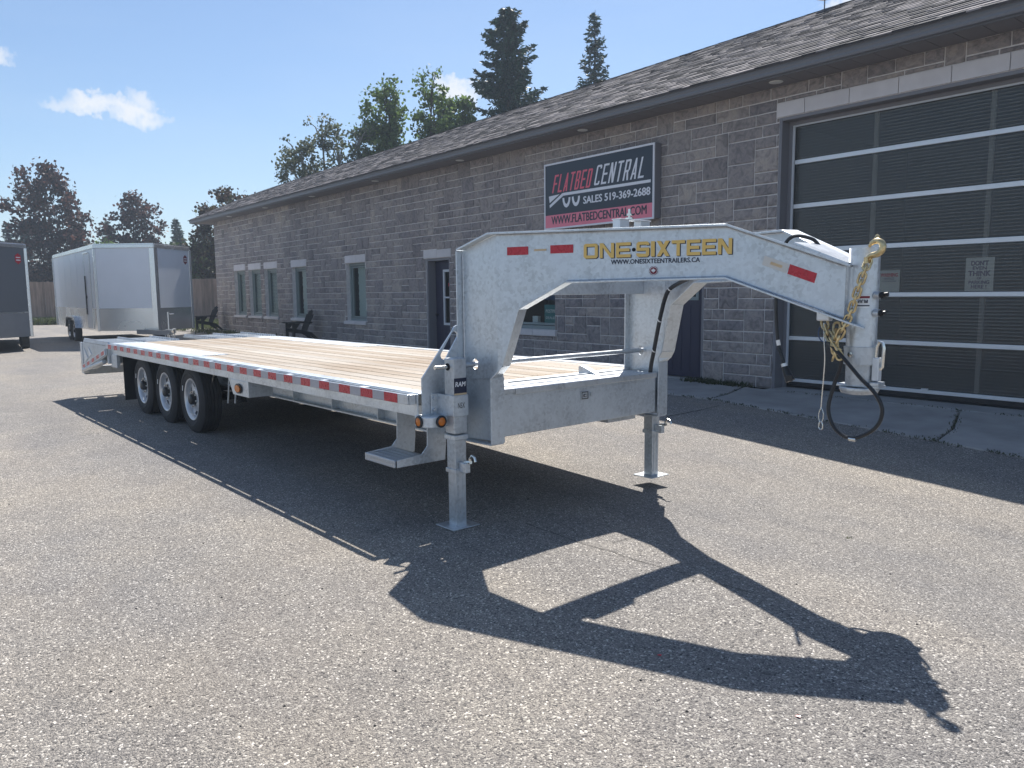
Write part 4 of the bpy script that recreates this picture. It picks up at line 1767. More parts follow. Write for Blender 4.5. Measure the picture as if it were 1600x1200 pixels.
for i in range(9):
    k = MB()
    p0 = Vector((A0 - .06, -.0105, .765)) + dv * (.05 + i * .155)
    k.bar(p0, p0 + dv * .15, .0015, .052)
    k.build('reflector_tape', M['red_tape'] if i % 2 == 0 else M['white_tape'], dts)
for tri in ([(-3.50, -.004, .76), (-3.27, -.004, .62), (-3.50, -.004, .53)], [(-3.22, -.004, .79), (-3.02, -.004, .685), (-3.20, -.004, .64)]):
    k = MB()   # pale triangular gussets on the tail
    k.prism(tri, (0, .007, 0))
    k.build('tail_gusset', M['alu_frame'], tr)
k = MB()
k.box(-3.72, -3.60, -.008, .03, .36, .84)
k.build('tail_post', M['galv_bright'], tr, bevel=.004)
k = MB()
k.cyl((-3.56, -.01, .42), (A0 - .2, .01, .62), .03, 12)
k.cyl((-3.56, -.012, .42), (-3.56, .06, .42), .045, 14)
k.build('ramp_spring_tube', M['galv_bright'], tr, smooth=True)
k = MB()
k.cyl((-3.70, .1, .37), (-3.70, Wd - .1, .37), .035, 12)
k.build('rear_bar', M['galv_dull'], tr, smooth=True)
for s in (0, 1):
    y0, y1 = (.03, 1.02) if s == 0 else (Wd - 1.02, Wd - .03)
    k = MB()
    k.box(-3.66, A0 - .03, y0, y1, .846, .868)
    rp = k.build('flip_ramp', M['galv_bright'], tr, bevel=.003)
    cl = MB()
    for yy in (y0 + .02, (y0 + y1) / 2, y1 - .02):
        n = 17
        pts = []
        for i in range(n):
            x = -3.66 + i * (1.47 / n)
            pts += [(x, .868), (x + .018, .905), (x + .06, .905), (x + .078, .868)]
        for i in range(n):
            q = pts[4 * i:4 * i + 4]
            cl.prism([(x, yy - .012, z) for x, z in q], (0, .024, 0))
    cl.build('ramp_cleat', M['galv_bright'], rp, kind='stuff')
    k = MB()
    for i in range(10):
        x = -3.6 + i * .15
        k.box(x, x + .03, y0 + .04, y1 - .04, .8685, .878)
    k.build('ramp_rung', M['galv_bright'], rp, kind='stuff')
# black mud flap, light bracket
for s in (0, 1):
    f = (lambda v: v) if s == 0 else mir
    k = MB()
    y0, y1 = sorted((f(.14), f(.60)))
    k.box(-1.90, -1.885, y0, y1, .10, .70)
    k.build('mud_flap', M['black_plastic'], tr)
    k = MB()
    y0, y1 = sorted((f(.05), f(.09)))
    k.box(A0 + .02, A0 + .32, y0, y1, .56, .735)
    k.build('rear_lamp_bracket', M['galv_dull'], tr)
    # amber side lamp on a bent box bracket ahead of the wheels
    k = MB()
    y0, y1 = sorted((f(.06), f(.30)))
    k.prism([(2.24, y0, .735), (2.72, y0, .735), (2.72, y0, .585), (2.34, y0, .585)], (0, y1 - y0, 0))
    br = k.build('side_lamp_bracket', M['galv'], tr, bevel=.004)
    k = MB()
    e_ = f(.0585)
    sg_ = -1 if s == 0 else 1
    pts = [(2.50 + .085 * math.cos(t_) * (1 if abs(math.cos(t_)) < .7 else .98), .655 + .048 * math.sin(t_)) for t_ in [2 * math.pi * i / 24 for i in range(24)]]
    k.prism([(x, e_, z) for x, z in pts], (0, sg_ * .012, 0))
    k.build('lamp_grommet', M['black_plastic'], br)
    k = MB()
    k.prism([(2.50 + (x - 2.50) * .72, e_ + sg_ * .012, .655 + (z - .655) * .70) for x, z in pts], (0, sg_ * .010, 0))
    k.build('amber_lens', M['amber'], br, smooth=False)
# conduit and brake line bits behind the front wheel
k = MB()
k.tube([(1.62, .30, .70), (1.60, .28, .40)], .008, 6)
k.tube([(1.82, .30, .70), (1.80, .28, .42)], .008, 6)
k.tube([(1.60, .29, .60), (1.82, .29, .60)], .008, 6)
k.build('brake_line_bracket', M['galv_dull'], tr)

# wheels
RT_ = .385


def wheel(a_, side):
    f = (lambda v: v) if side == 0 else mir
    sgn = 1 if side == 0 else -1
    we = empty('wheel', parent=tr, loc=(a_, f(.15), RT_ - .012))
    we.rotation_euler = (0, 0, 0 if side == 0 else math.pi)
    return we


wheel_meshes = {}


def tyre_meshes():
    k = MB()
    # axis +Y is inboard; outer face at y = 0
    prof = [(.232, .035), (.245, .012), (.275, .004), (.31, -.002), (.338, .004), (.358, .014), (.372, .022), (.380, .030)]
    gro = []
    for i in range(5):
        y = .030 + i * .036
        gro += [(.385, y + .002), (.385, y + .028), (.374, y + .030), (.374, y + .034)]
    prof += gro + [(.385, .214), (.372, .222), (.34, .236), (.28, .235), (.232, .20)]
    k.lathe(prof, (0, 0, 0), (0, 1, 0), 56)
    # raised sidewall rings
    k.lathe([(.292, .001), (.296, -.0045), (.302, -.0045), (.306, .001)], (0, 0, 0), (0, 1, 0), 56)
    wheel_meshes['tyre'] = k.mesh('tyre', M['rubber'], True)
    # sidewall lettering mark
    k = MB()
    k.box(-.262, -.250, -.0035, .002, .03, .09)
    wheel_meshes['mark'] = k.mesh('tyre_label', M['white_vinyl'])
    # rim: barrel + disc with triangular hand holes
    k = MB()
    k.lathe([(.236, .030), (.240, .020), (.236, .012), (.226, .012), (.214, .022), (.208, .050), (.200, .075), (.196, .12), (.2, .2)], (0, 0, 0), (0, 1, 0), 48)
    wheel_meshes['rim'] = k.mesh('rim', M['rim'], True)
    k = MB()
    outer = [(.2 * math.cos(t_), .062, .2 * math.sin(t_)) for t_ in [2 * math.pi * i / 48 for i in range(48)]]
    loops = [outer]
    for i in range(6):
        c0 = 2 * math.pi * i / 6 + .2
        hole = []
        for (r_, da) in ((.184, -.34), (.188, 0), (.184, .34), (.160, .30), (.134, .10), (.134, -.10), (.160, -.30)):
            hole.append((r_ * math.cos(c0 + da), .062, r_ * math.sin(c0 + da)))
        loops.append(hole)
    k.prism_holes(loops, (0, .012, 0))
    k.lathe([(.128, .061), (.118, .050), (.088, .046), (.072, .046)], (0, 0, 0), (0, 1, 0), 32)
    wheel_meshes['disc'] = k.mesh('wheel_disc', M['rim'], False)
    k = MB()
    k.lathe([(0, -.012), (.045, -.010), (.058, .0), (.062, .046), (.073, .047)], (0, 0, 0), (0, 1, 0), 24)
    wheel_meshes['hub'] = k.mesh('hub', M['black_plastic'], True)
    k = MB()
    for i in range(8):
        t_ = 2 * math.pi * i / 8
        k.cyl((.088 * math.cos(t_), .022, .088 * math.sin(t_)), (.088 * math.cos(t_), .048, .088 * math.sin(t_)), .012, 6)
    wheel_meshes['nuts'] = k.mesh('lug_nut', M['zinc'])
    k = MB()
    k.lathe([(.0, .13), (.19, .13), (.19, .20), (0, .20)], (0, 0, 0), (0, 1, 0), 24)
    wheel_meshes['drum'] = k.mesh('brake_drum', M['dark'], True)


tyre_meshes()
for side in (0, 1):
    for a_ in (.80, -.14, -1.09):
        we = wheel(a_, side)
        spin = rnd.uniform(0, 6)
        for key, nm in (('tyre', 'tyre'), ('mark', 'tyre_label'), ('rim', 'rim'), ('disc', 'wheel_disc'), ('hub', 'hub'), ('nuts', 'lug_nut'), ('drum', 'brake_drum')):
            o = bpy.data.objects.new(nm, wheel_meshes[key])
            if key == 'nuts':
                o['kind'] = 'stuff'
            link(o, we)
            o.rotation_euler = (0, 0.2 if key == 'mark' else spin, 0)
axl = MB()
axl.cyl((0, .3, 0), (0, Wd - .3, 0), .045, 12)
axm = axl.mesh('axle', M['dark'], True)
for a_ in (.80, -.14, -1.09):
    o = bpy.data.objects.new('axle', axm)
    link(o, tr)
    o.location = (a_, 0, RT_ - .012)
k = MB()
for s in (0, 1):
    c0 = .55 if s == 0 else mir(.55)
    for a_ in (-1.6, -.62, .33, 1.3):
        k.box(a_ - .05, a_ + .05, c0 - .03, c0 + .03, .36, .52)
    k.bar((-1.6, c0, .40), (1.3, c0, .40), .05, .05)
k.build('suspension', M['dark'], tr)

# ---- gooseneck: two uprights that lean in as beams to the coupler
BW = .43            # web centre line at the upright
UPA0, UPA1 = 5.565, 5.90
ZT = 1.896
END = Vector((7.78, CN - .105))


def goose(side):
    f = (lambda v: v) if side == 0 else mir
    k = MB()
    sg_ = 1 if side == 0 else -1
    s0 = Vector((UPA1 + .02, f(BW)))
    e0 = Vector((END.x, f(END.y)))
    d_ = (e0 - s0)
    L = d_.length
    d_.normalize()
    nv = Vector((-d_.y, d_.x)) * (1 if side == 0 else 1)

    def pt(u, z, off=0.0):
        if u < 0:   # straight upright part, u measured back from the crease
            return Vector((UPA1 + .02 + u, f(BW) + off, z))
        q = s0 + d_ * u + nv * off
        return Vector((q.x, q.y, z))
    th = .006
    # outline in (u, z): upright then leaning beam; split at the crease u=0
    ub = UPA0 - UPA1 - .02
    top = [(ub, 1.810), (-.035, ZT - .004), (0.0, ZT), (1.43, 1.878), (2.02, 1.655)]
    bot = [(ub, .555), (-.02, .575), (-.02, .988), (0.0, 1.020), (.05, 1.075), (.170, 1.436), (.485, 1.598), (1.43, 1.606), (2.05, 1.372)]
    rear = [(ub, .555), (-.02, .575), (-.02, .988), (0, 1.02), (0, ZT), (-.035, ZT - .004), (ub, 1.810)]
    hc = [(5.685 - UPA1 - .02 + .032 * math.cos(q_), 1.065 + .036 * math.sin(q_)) for q_ in [2 * math.pi * i / 20 for i in range(20)]]
    k.prism_holes([[pt(u, z, -th) for u, z in rear], [pt(u, z, -th) for u, z in hc]], (0, 2 * th, 0))
    frontp = [(0, 1.02), (.05, 1.075), (.170, 1.436), (.485, 1.598), (1.43, 1.606), (2.03, 1.380), (2.03, 1.652), (1.43, 1.878), (0, ZT)]
    base = [pt(u, z, -th) for u, z in frontp]
    k.prism([p_ + Vector((d_.x, d_.y, 0)) * .0 for p_ in base], Vector((nv.x, nv.y, 0)) * 2 * th)
    web = k.build('gooseneck_beam', M['galv'], tr, bevel=.002)
    # flanges
    fl = MB()
    fw_ = .056

    def flange(path, t, updir):
        """strip following (u,z) path, width 2*fw_, thickness t"""
        for (u0, z0), (u1, z1) in zip(path[:-1], path[1:]):
            A_ = [pt(u0, z0, -fw_), pt(u0, z0, fw_), pt(u1, z1, fw_), pt(u1, z1, -fw_)]
            nn = (A_[1] - A_[0]).cross(A_[3] - A_[0]).normalized()
            if nn.dot(Vector(updir)) < 0:
                nn = -nn
            fl.prism(A_, nn * t)
    flange([(ub, .555), (ub, 1.808)], .010, (-1, 0, 0))
    flange([(ub - .004, 1.812), (-.035, ZT)], .012, (0, 0, 1))
    flange([(-.035, ZT), (0, ZT)], .012, (0, 0, 1))
    flange([(0, ZT), (1.43, 1.878)], .012, (0, 0, 1))
    flange([(1.43, 1.878), (2.05, 1.646)], .012, (0, 0, 1))
    flange([(-.02, .560), (-.02, .988)], .010, (1, 0, 0))
    flange([(-.02, .988), (0, 1.02)], .010, (1, 0, -.2))
    flange([(0, 1.02), (.05, 1.075)], .010, (1, 0, -.2))
    flange([(.05, 1.075), (.170, 1.436)], .010, (1, 0, -.3))
    flange([(.170, 1.436), (.485, 1.598)], .010, (.3, 0, -1))
    flange([(.485, 1.598), (1.43, 1.606)], .010, (0, 0, -1))
    flange([(1.43, 1.606), (2.13 if side == 0 else 2.02, 1.340 if side == 0 else 1.382)], .010, (0, 0, -1))
    flange([(ub, .553), (-.02, .558)], .008, (0, 0, -1))
    fl.build('beam_flange', M['galv'], web, bevel=.0015)
    # horizontal weld seam on the web and through-hole for the jack rod
    sm = MB()
    out_ = -1 if side == 0 else 1
    y_ = f(BW)
    ow = out_ * sg_
    sm.bar((UPA0 + .01, y_ + out_ * (th + .002), .955), (UPA1 - .01, y_ + out_ * (th + .002), .985), .006, .008)
    sm.tube([(UPA0 + .008, y_ + out_ * th, .56), (UPA0 + .008, y_ + out_ * th, 1.79)], .007, 6)
    for sd in (-1, 1):
        pts = [pt(u, z + dz, sd * (th + .001)) for (u, z, dz) in ((.0, ZT, -.004), (1.43, 1.878, -.004), (2.02, 1.655, -.004))]
        sm.tube(pts, .005, 6)
        pts = [pt(u, z, sd * (th + .001)) for (u, z) in ((.172, 1.44), (.487, 1.602), (1.43, 1.610), (2.04, 1.382))]
        sm.tube(pts, .005, 6)
    sm.build('weld_seam', M['galv_bright'], web)
    return web, pt, th


near_web, ptN, th_ = goose(0)
far_web, ptF, _ = goose(1)


# markings on the outer (visible) face of the near beam
def beam_frame(u0, z0):
    o = ptN(u0, z0, -th_)
    x = (ptN(1.0, 1.0) - ptN(.5, 1.0)).normalized()
    return o, x


xb = (ptN(1.0, 1.0) - ptN(.5, 1.0)).normalized()
zb = Vector((0, 0, 1))
US = -.02  # profile was measured from the flange edge


def bt(body, u, z, w, h, m_, bold=0, lift=.002, **kw):
    return text_mesh('lettering', body, w, h, ptN(u, z, -th_), xb, zb, m_, near_web, bold=bold, lift=lift, **kw)


def quad(name, u0, u1, z0, z1, m_, du=0, dz=0, lift=.002, label=None):
    k = MB()
    nv = xb.cross(zb) * lift
    A_ = [ptN(u0, z0, -th_) + nv, ptN(u1, z0 + dz, -th_) + nv, ptN(u1 + du, z1 + dz, -th_) + nv, ptN(u0 + du, z1, -th_) + nv]
    k.prism(A_, xb.cross(zb) * .001)
    return k.build(name, m_, near_web, label=label)


quad('reflector_tape', .075, .222, 1.765, 1.815, M['red_tape'])
quad('reflector_tape', .372, .522, 1.767, 1.816, M['red_tape'])
quad('maker_strip', .262, .345, 1.785, 1.797, M['tan_print'])
# slanted tape near the coupler follows the drooping beam
sl = -0.378
quad('reflector_tape', 1.745, 1.880, 1.618, 1.668, M['red_tape'], du=.012, dz=sl * .135)
quad('clear_tape', 1.615, 1.74, 1.668, 1.716, M['clear_tape'], du=.012, dz=sl * .125)
quad('maker_strip', 1.655, 1.715, 1.670, 1.684, M['tan_print'], du=.006, dz=sl * .06, lift=.004)
for (dx_, dz_, m_, lf, lb_) in ((.005, -.004, M['navy_vinyl'], .002, None), (0, 0, M['gold_vinyl'], .0042, 'gold')):
    for (wd_, u_, w_) in (('ONE', .590, .292), ('SIXTEEN', .916, .540)):
        block_text('lettering', wd_, w_, .086, ptN(u_ + dx_, 1.730 + dz_, -th_), xb, zb, m_, near_web, stroke=.225, gap=.13, lift=lf, label=('gold word ' + wd_) if lb_ else None)
k = MB()
k.cyl(ptN(.900, 1.772, -th_ - .001), ptN(.900, 1.772, -th_ - .004), .011, 14)
k.build('marker_hole', M['dark'], near_web)
bt('WWW.ONESIXTEENTRAILERS.CA', .762, 1.692, .520, .026, M['navy_vinyl'], bold=.07)
# round maple-leaf badge
k = MB()
cU, cZ, rB = 1.018, 1.650, .026
nv = xb.cross(zb)
def disc(k, r0, r1, lift, n=36, gap=0):
    c0 = ptN(cU, cZ, -th_) + nv * lift
    for i in range(n):
        if gap and i % gap == 0:
            continue
        a0, a1 = 2 * math.pi * i / n, 2 * math.pi * (i + 1) / n
        P = [c0 + xb * (r * math.cos(t_)) + zb * (r * math.sin(t_)) for r, t_ in ((r0, a0), (r1, a0), (r1, a1), (r0, a1))]
        k.add(P, [(0, 1, 2, 3)] if r0 > 0 else [(0, 1, 2)])
disc(k, .0001, .020, .002)
disc(k, .0235, .026, .002, 36, 9)
bad = k.build('badge', M['maroon_vinyl'], near_web)
k = MB()
c0 = ptN(cU, cZ, -th_) + nv * .004
leafp = [(0, 1), (.18, .62), (.42, .75), (.38, .35), (.75, .55), (.8, .25), (1, .12), (.55, -.25), (.6, -.45), (.1, -.4), (.06, -.9), (-.06, -.9), (-.1, -.4), (-.6, -.45), (-.55, -.25), (-1, .12), (-.8, .25), (-.75, .55), (-.38, .35), (-.42, .75), (-.18, .62)]
k.prism([c0 + xb * (x * .0135) + zb * (z * .0135) for x, z in leafp], nv * .001)
k.build('maple_leaf', M['white_vinyl'], bad)

# cross plate between the beams, bracket on its top
k = MB()
k.box(5.695, 5.707, .437, mir(.437), 1.515, 1.655)
k.box(5.60, 5.695, .445, mir(.445), 1.515, 1.525)  # lower flange added so that its shadow closes the lit strip on the ground
k.build('cross_plate', M['galv'], tr, bevel=.002)
k = MB()
k.prism([(6.265, .578, 1.805), (6.42, .640, 1.805), (6.42, mir(.640), 1.805), (6.265, mir(.578), 1.805)], (0, 0, .088))
k.build('top_cross_channel', M['galv'], tr, bevel=.003)
for (u0, u1) in ((1.03, 1.12), (1.235, 1.325)):
    k = MB()
    k.box(6.35, 6.41, u0, u1, 1.893, 1.985)
    k.build('plate_holder', M['alu_frame'], tr, bevel=.002)
k = MB()
k.box(6.345, 6.415, 1.025, 1.33, 1.985, 1.992)
k.build('holder_plate', M['alu_frame'], tr, bevel=.002)
k = MB()
k.cyl((6.38, 1.155, 1.992), (6.38, 1.155, 2.06), .008, 8)
k.cyl((6.38, 1.155, 1.993), (6.38, 1.155, 2.005), .026, 12)
k.cyl((6.38, 1.155, 2.018), (6.38, 1.155, 2.03), .018, 12)
k.build('holder_bolt', M['zinc'], tr, smooth=True)

# head plates with slotted gussets between the deck edge and the uprights
for s in (0, 1):
    f = (lambda v: v) if s == 0 else mir
    A_ = 5.545
    outer = [(.085, .735), (.085, .985), (.335, 1.285), (.352, 1.312), (.375, 1.322), (.424, 1.325), (.424, .735)]
    slot = []
    c1, c2, r_ = Vector((.262, 1.125)), Vector((.352, 1.255)), .026
    dd = (c2 - c1).normalized()
    th0 = math.atan2(dd.y, dd.x)
    for i in range(9):
        t_ = th0 + math.pi / 2 + math.pi * i / 8
        slot.append((c1.x + r_ * math.cos(t_), c1.y + r_ * math.sin(t_)))
    for i in range(9):
        t_ = th0 - math.pi / 2 + math.pi * i / 8
        slot.append((c2.x + r_ * math.cos(t_), c2.y + r_ * math.sin(t_)))
    k = MB()
    k.prism_holes([[(A_, f(u), z) for u, z in outer], [(A_, f(u), z) for u, z in slot]], (.012, 0, 0))
    k.build('gusset_plate', M['galv'], tr)
k = MB()
k.box(5.535, 5.55, .43, mir(.43), .60, .884)
k.build('head_plate', M['galv'], tr)

# toolbox between the uprights
t0, t1 = .489, mir(.489)
k = MB()
k.box(5.555, 5.885, t0, t1, .592, .878)
tb = k.build('toolbox', M['galv'], tr, bevel=.004)
k = MB()
k.box(5.46, 5.905, t0 + .10, t1 - .012, .893, .905)
k.box(5.898, 5.906, t0 + .10, t1 - .012, .865, .905)
k.build('toolbox_lid', M['galv_bright'], tb, bevel=.006)
k = MB()
k.box(5.48, 5.903, t0 + .002, t0 + .097, .880, .905)
k.build('toolbox_ledge', M['galv_bright'], tb)
k = MB()
k.box(5.60, 5.62, t0 + .11, t1 - .02, .9052, .914)
k.build('lid_bend', M['galv_bright'], tb)
for nn in (t0 + .18, t0 + 1.10):
    k = MB()
    k.prism([(5.50, nn, .905), (5.70, nn, .905), (5.56, nn, .955), (5.52, nn, .965), (5.50, nn, .955)], (0, .05, 0))
    k.build('lid_hinge', M['galv'], tb, bevel=.003)
k = MB()
k.box(5.886, 5.892, 1.215, 1.295, .768, .828)
lt = k.build('latch', M['galv_dull'], tb, bevel=.003)
k = MB()
for (y0_, y1_, z0_, z1_) in ((1.222, 1.288, .819, .824), (1.222, 1.288, .772, .777), (1.222, 1.227, .777, .819), (1.283, 1.288, .777, .819), (1.240, 1.270, .788, .808)):
    k.box(5.8925, 5.8945, y0_, y1_, z0_, z1_)
k.build('latch_recess', M['black_plastic'], lt, kind='stuff')
k = MB()
k.box(5.895, 5.900, 1.246, 1.264, .792, .804)
k.box(5.893, 5.903, 1.31, 1.325, .785, .815)
k.build('latch_handle', M['galv_bright'], lt, bevel=.002)
k = MB()
for i in range(9):
    nn = t0 + .5 + i * .11
    k.box(5.8855, 5.8875, nn, nn + .07, .842, .847)
k.build('vent_slot', M['galv_bright'], tb, kind='stuff')
k = MB()
k.box(5.62, 5.80, 1.60, 1.92, .545, .591)
k.build('junction_box', M['galv_dull'], tr)

# jack drive rod
k = MB()
k.cyl((5.685, .27, 1.065), (5.685, mir(.27), 1.065), .017, 14)
k.build('jack_drive_rod', M['galv_bright'], tr, smooth=True)

# drop-leg jacks
jack = empty('landing_jack', parent=tr, loc=(5.69, .255, 0))
k = MB()
k.box(-.052, .052, -.052, .052, .625, 1.118)
o = k.build('outer_tube', M['galv_dull'], jack, bevel=.008)
k = MB()
k.box(-.046, .046, -.046, .046, .39, .62)
k.build('inner_tube', M['galv_dull'], jack, bevel=.006)
k = MB()
k.box(-.057, .057, -.057, .057, .585, .618)
k.build('collar', M['galv'], jack, bevel=.004)
k = MB()
k.box(-.054, .054, -.054, .054, .365, .395)
k.build('collar', M['galv'], jack, bevel=.004)
k = MB()
k.box(-.041, .041, -.041, .041, .012, .366)
for xx in (-.018, .018):
    k.box(.041, .045, xx - .005, xx + .005, .04, .36)
k.build('drop_leg', M['galv'], jack, bevel=.005)
k = MB()
k.box(-.10, .10, -.11, .11, .004, .012)
k.build('foot_plate', M['galv'], jack, bevel=.002)
k = MB()   # U bracket bolted to the gusset
k.box(-.130, .06, -.062, -.054, .742, .880)
k.box(.053, .061, -.054, .056, .742, .880)
k.box(-.130, -.122, -.11, -.058, .742, .880)
k.box(-.135, .056, .052, .061, .742, .880)
k.build('mount_bracket', M['galv'], jack, bevel=.003)
for z in (.775, .85):
    k = MB()
    k.cyl((-.122, -.088, z), (-.108, -.088, z), .012, 8)
    k.build('bracket_bolt', M['galv_bright'], jack)
k = MB()
k.cyl((-.01, -.155, 1.062), (-.01, -.052, 1.062), .013, 14)
k.build('crank_stub', M['zinc'], jack, smooth=True)
k = MB()
k.cyl((-.01, -.056, 1.062), (-.01, -.0525, 1.062), .024, 18)
k.build('crank_bush', M['dark'], jack)
k = MB()   # spring pin with ring handle
k.box(.046, .12, -.02, .02, .375, .44)
k.build('pin_housing', M['galv'], jack, bevel=.004)
k = MB()
k.tube([(.09 + .05, .0, .44), (.09 + .052, 0, .475), (.165, 0, .497), (.19, 0, .49), (.202, 0, .462)], .009, 8)
k.cyl((.075, 0, .44), (.15, 0, .452), .012, 8)
k.build('pin_handle', M['zinc'], jack, smooth=True)
far_jack = copy_tree(jack, tr)
far_jack.location = (5.66, mir(.255), 0)
far_jack.rotation_euler = (0, 0, 0)
for ch in far_jack.children:
    if ch.name.startswith(('mount_bracket', 'bracket_bolt', 'crank_')):
        ch.scale = (1, -1, 1)
# decals on the near jack
k = MB()
k.box(.0525, .0535, -.05, .05, .888, .990)
dec = k.build('decal', M['navy_vinyl'], jack)
k = MB()
k.box(.0526, .0538, -.05, .05, .880, .892)
k.build('decal_band', M['tan_print'], jack)
text_mesh('lettering', 'RAM', .082, .030, (.0545, -.041, .936), (0, 1, 0), (0, 0, 1), M['white_vinyl'], jack, bold=.09, shear=.15)
text_mesh('lettering', 'N5X', .055, .036, (.0622, -.028, .795), (0, 1, 0), (0, 0, 1), M['black_plastic'], jack, bold=.0)

# step and marker lamps at the front corner
st_o = empty('step', parent=tr)
for aa in (5.10, 5.475):
    k = MB()
    k.prism([(aa, .17, .735), (aa, .32, .735), (aa, .32, .52), (aa, .31, .405), (aa, -.075, .405), (aa, -.075, .455), (aa, .12, .470), (aa, .165, .52)], (.008, 0, 0))
    k.build('step_side', M['galv'], st_o, bevel=.002)
k = MB()
for r_ in range(3):
    for i in range(15):
        a_ = 5.12 + i * .024 + (r_ % 2) * .012
        z_ = .413 + r_ * .014
        k.bar((a_, -.0925, z_), (a_ + .012, -.0925, z_ + (.008 if r_ % 2 else -.008) + .004), .003, .0035)
for r_ in range(9):
    for i in range(15):
        a_ = 5.12 + i * .024 + (r_ % 2) * .012
        y_ = -.07 + r_ * .025
        k.bar((a_, y_, .4565), (a_ + .012, y_ + (.01 if r_ % 2 else -.01), .4565), .004, .003)
k.build('tread_nub', M['galv_bright'], st_o, kind='stuff')
k = MB()
k.box(5.108, 5.475, -.085, .16, .446, .456)
k.box(5.10, 5.483, -.092, -.084, .405, .456)
k.build('step_tread', M['tread'], st_o, bevel=.004)
k = MB()
k.prism([(5.50, .055, .668), (5.62, .055, .668), (5.66, .09, .668), (5.66, .225, .668), (5.50, .225, .668)], (0, 0, .075))
lb = k.build('lamp_box', M['galv'], tr, bevel=.008)
for (o_, ax) in (((5.56, .0545, .705), (0, -1, 0)), ((5.6605, .155, .708), (1, 0, 0))):
    k = MB()
    k.lathe([(.028, 0), (.040, 0), (.040, .008), (.028, .012)], o_, ax, 24)
    k.build('lamp_grommet', M['black_plastic'], lb, smooth=True)
    k = MB()
    k.lathe([(0, .019), (.018, .017), (.028, .010), (.028, 0)], o_, ax, 24)
    k.build('amber_lens', M['amber'], lb, smooth=True)

# ---- coupler
CA = 7.855
k = MB()
k.cyl((CA, CN, 1.235), (CA, CN, 1.742), .074, 40)
cp = k.build('coupler', M['galv'], tr, smooth=True)
k = MB()
k.lathe([(.0745, 1.145), (.083, 1.146), (.083, 1.238), (.0745, 1.239)], (CA, CN, 0), (0, 0, 1), 40)
k.build('coupler_collar', M['galv_dull'], cp, smooth=True)
k = MB()
k.cyl((CA, CN, 1.04), (CA, CN, 1.150), .070, 40)
k.lathe([(.070, 1.04), (.071, 1.035)], (CA, CN, 0), (0, 0, 1), 40)
k.build('inner_coupler_tube', M['galv_dull'], cp, smooth=True)
k = MB()
pts = []
for i in range(28):
    t_ = 2 * math.pi * i / 28
    pts.append((CA + .105 * math.cos(t_), CN + .105 * math.sin(t_), 1.012))
k.prism([(CA + (x - CA) * .93, CN + (y - CN) * .93, z) for x, y, z in pts], (0, 0, .016))
k.box(CA - .108, CA + .118, CN - .045, CN + .045, 1.0285, 1.040)
k.box(CA + .075, CA + .118, CN - .05, CN + .03, 1.0405, 1.060)
k.build('ball_plate', M['galv'], cp, bevel=.003)
k = MB()
k.lathe([(.095, 1.012), (.088, .995), (.06, .99), (0, .99)], (CA, CN, 0), (0, 0, 1), 30)
k.build('ball_socket', M['galv_dull'], cp, smooth=True)
k = MB()
for z, r_ in ((1.502, .02), (1.412, .02)):
    k = MB()
    k.cyl((CA + .068, CN - .02, z), (CA + .095, CN - .02, z), r_, 10)
    k.build('set_screw_boss', M['galv_bright'], cp, smooth=True)
k = MB()
k.cyl((CA + .09, CN - .02, 1.502), (CA + .135, CN - .02, 1.507), .011, 8)
k.cyl((CA + .10, CN - .02, 1.502), (CA + .115, CN - .02, 1.503), .018, 6)
k.build('set_screw', M['black_plastic'], cp)
k = MB()
k.cyl((CA + .09, CN - .02, 1.412), (CA + .125, CN - .02, 1.413), .011, 8)
k.cyl((CA + .10, CN - .02, 1.412), (CA + .112, CN - .02, 1.412), .018, 6)
k.build('set_screw', M['black_plastic'], cp)
k = MB()
k.box(CA + .073, CA + .108, CN - .03, CN + .01, 1.065, 1.185)
lv = k.build('latch_plate', M['alu_frame'], cp, bevel=.004)
k = MB()
k.tube([(CA + .085, CN - .015, 1.18), (CA + .087, CN - .015, 1.24), (CA + .10, CN - .015, 1.268), (CA + .118, CN - .015, 1.262), (CA + .124, CN - .015, 1.235), (CA + .120, CN - .015, 1.14), (CA + .108, CN - .015, 1.125)], .0085, 8)
k.build('latch_handle', M['zinc'], lv, smooth=True)
k = MB()
k.lathe([(0, -.004), (.013, -.003), (.013, .004)], (CA - .015, CN - .085, 1.20), (0, 1, 0), 14)
k.build('collar_bolt', M['zinc'], cp, smooth=True)
# ball-size label wrapped on the pipe
k = MB()
V, F = [], []
rr = .0748
for i in range(9):
    t_ = math.radians(-92 + i * 6.4)
    for z in (1.440, 1.502):
        V.append((CA + rr * math.cos(t_), CN + rr * math.sin(t_), z))
for i in range(8):
    F.append((2 * i, 2 * i + 2, 2 * i + 3, 2 * i + 1))
k.add(V, F)
lab = k.build('size_label', M['white_vinyl'], cp)
k = MB()
k.add([(CA + (v[0] - CA) * 1.006, CN + (v[1] - CN) * 1.006, 1.447 if v[2] < 1.47 else 1.453) for v in V], F)
k.build('label_bar', M['navy_vinyl'], lab)
k = MB()
V = [(CA + (v[0] - CA) * 1.006, CN + (v[1] - CN) * 1.006, 1.487 if v[2] < 1.47 else 1.499) for v in V]
k.add(V, F)
k.build('label_band', M['maroon_vinyl'], lab)
t_ = math.radians(-66)
tx = Vector((-math.sin(t_), math.cos(t_), 0))
text_mesh('lettering', '5/16" Ball', .046, .017, (CA + (rr + .0026) * math.cos(t_) - tx.x * .023, CN + (rr + .0030) * math.sin(t_) - tx.y * .023, 1.464), tx, (0, 0, 1), M['navy_vinyl'], lab, bold=.08)
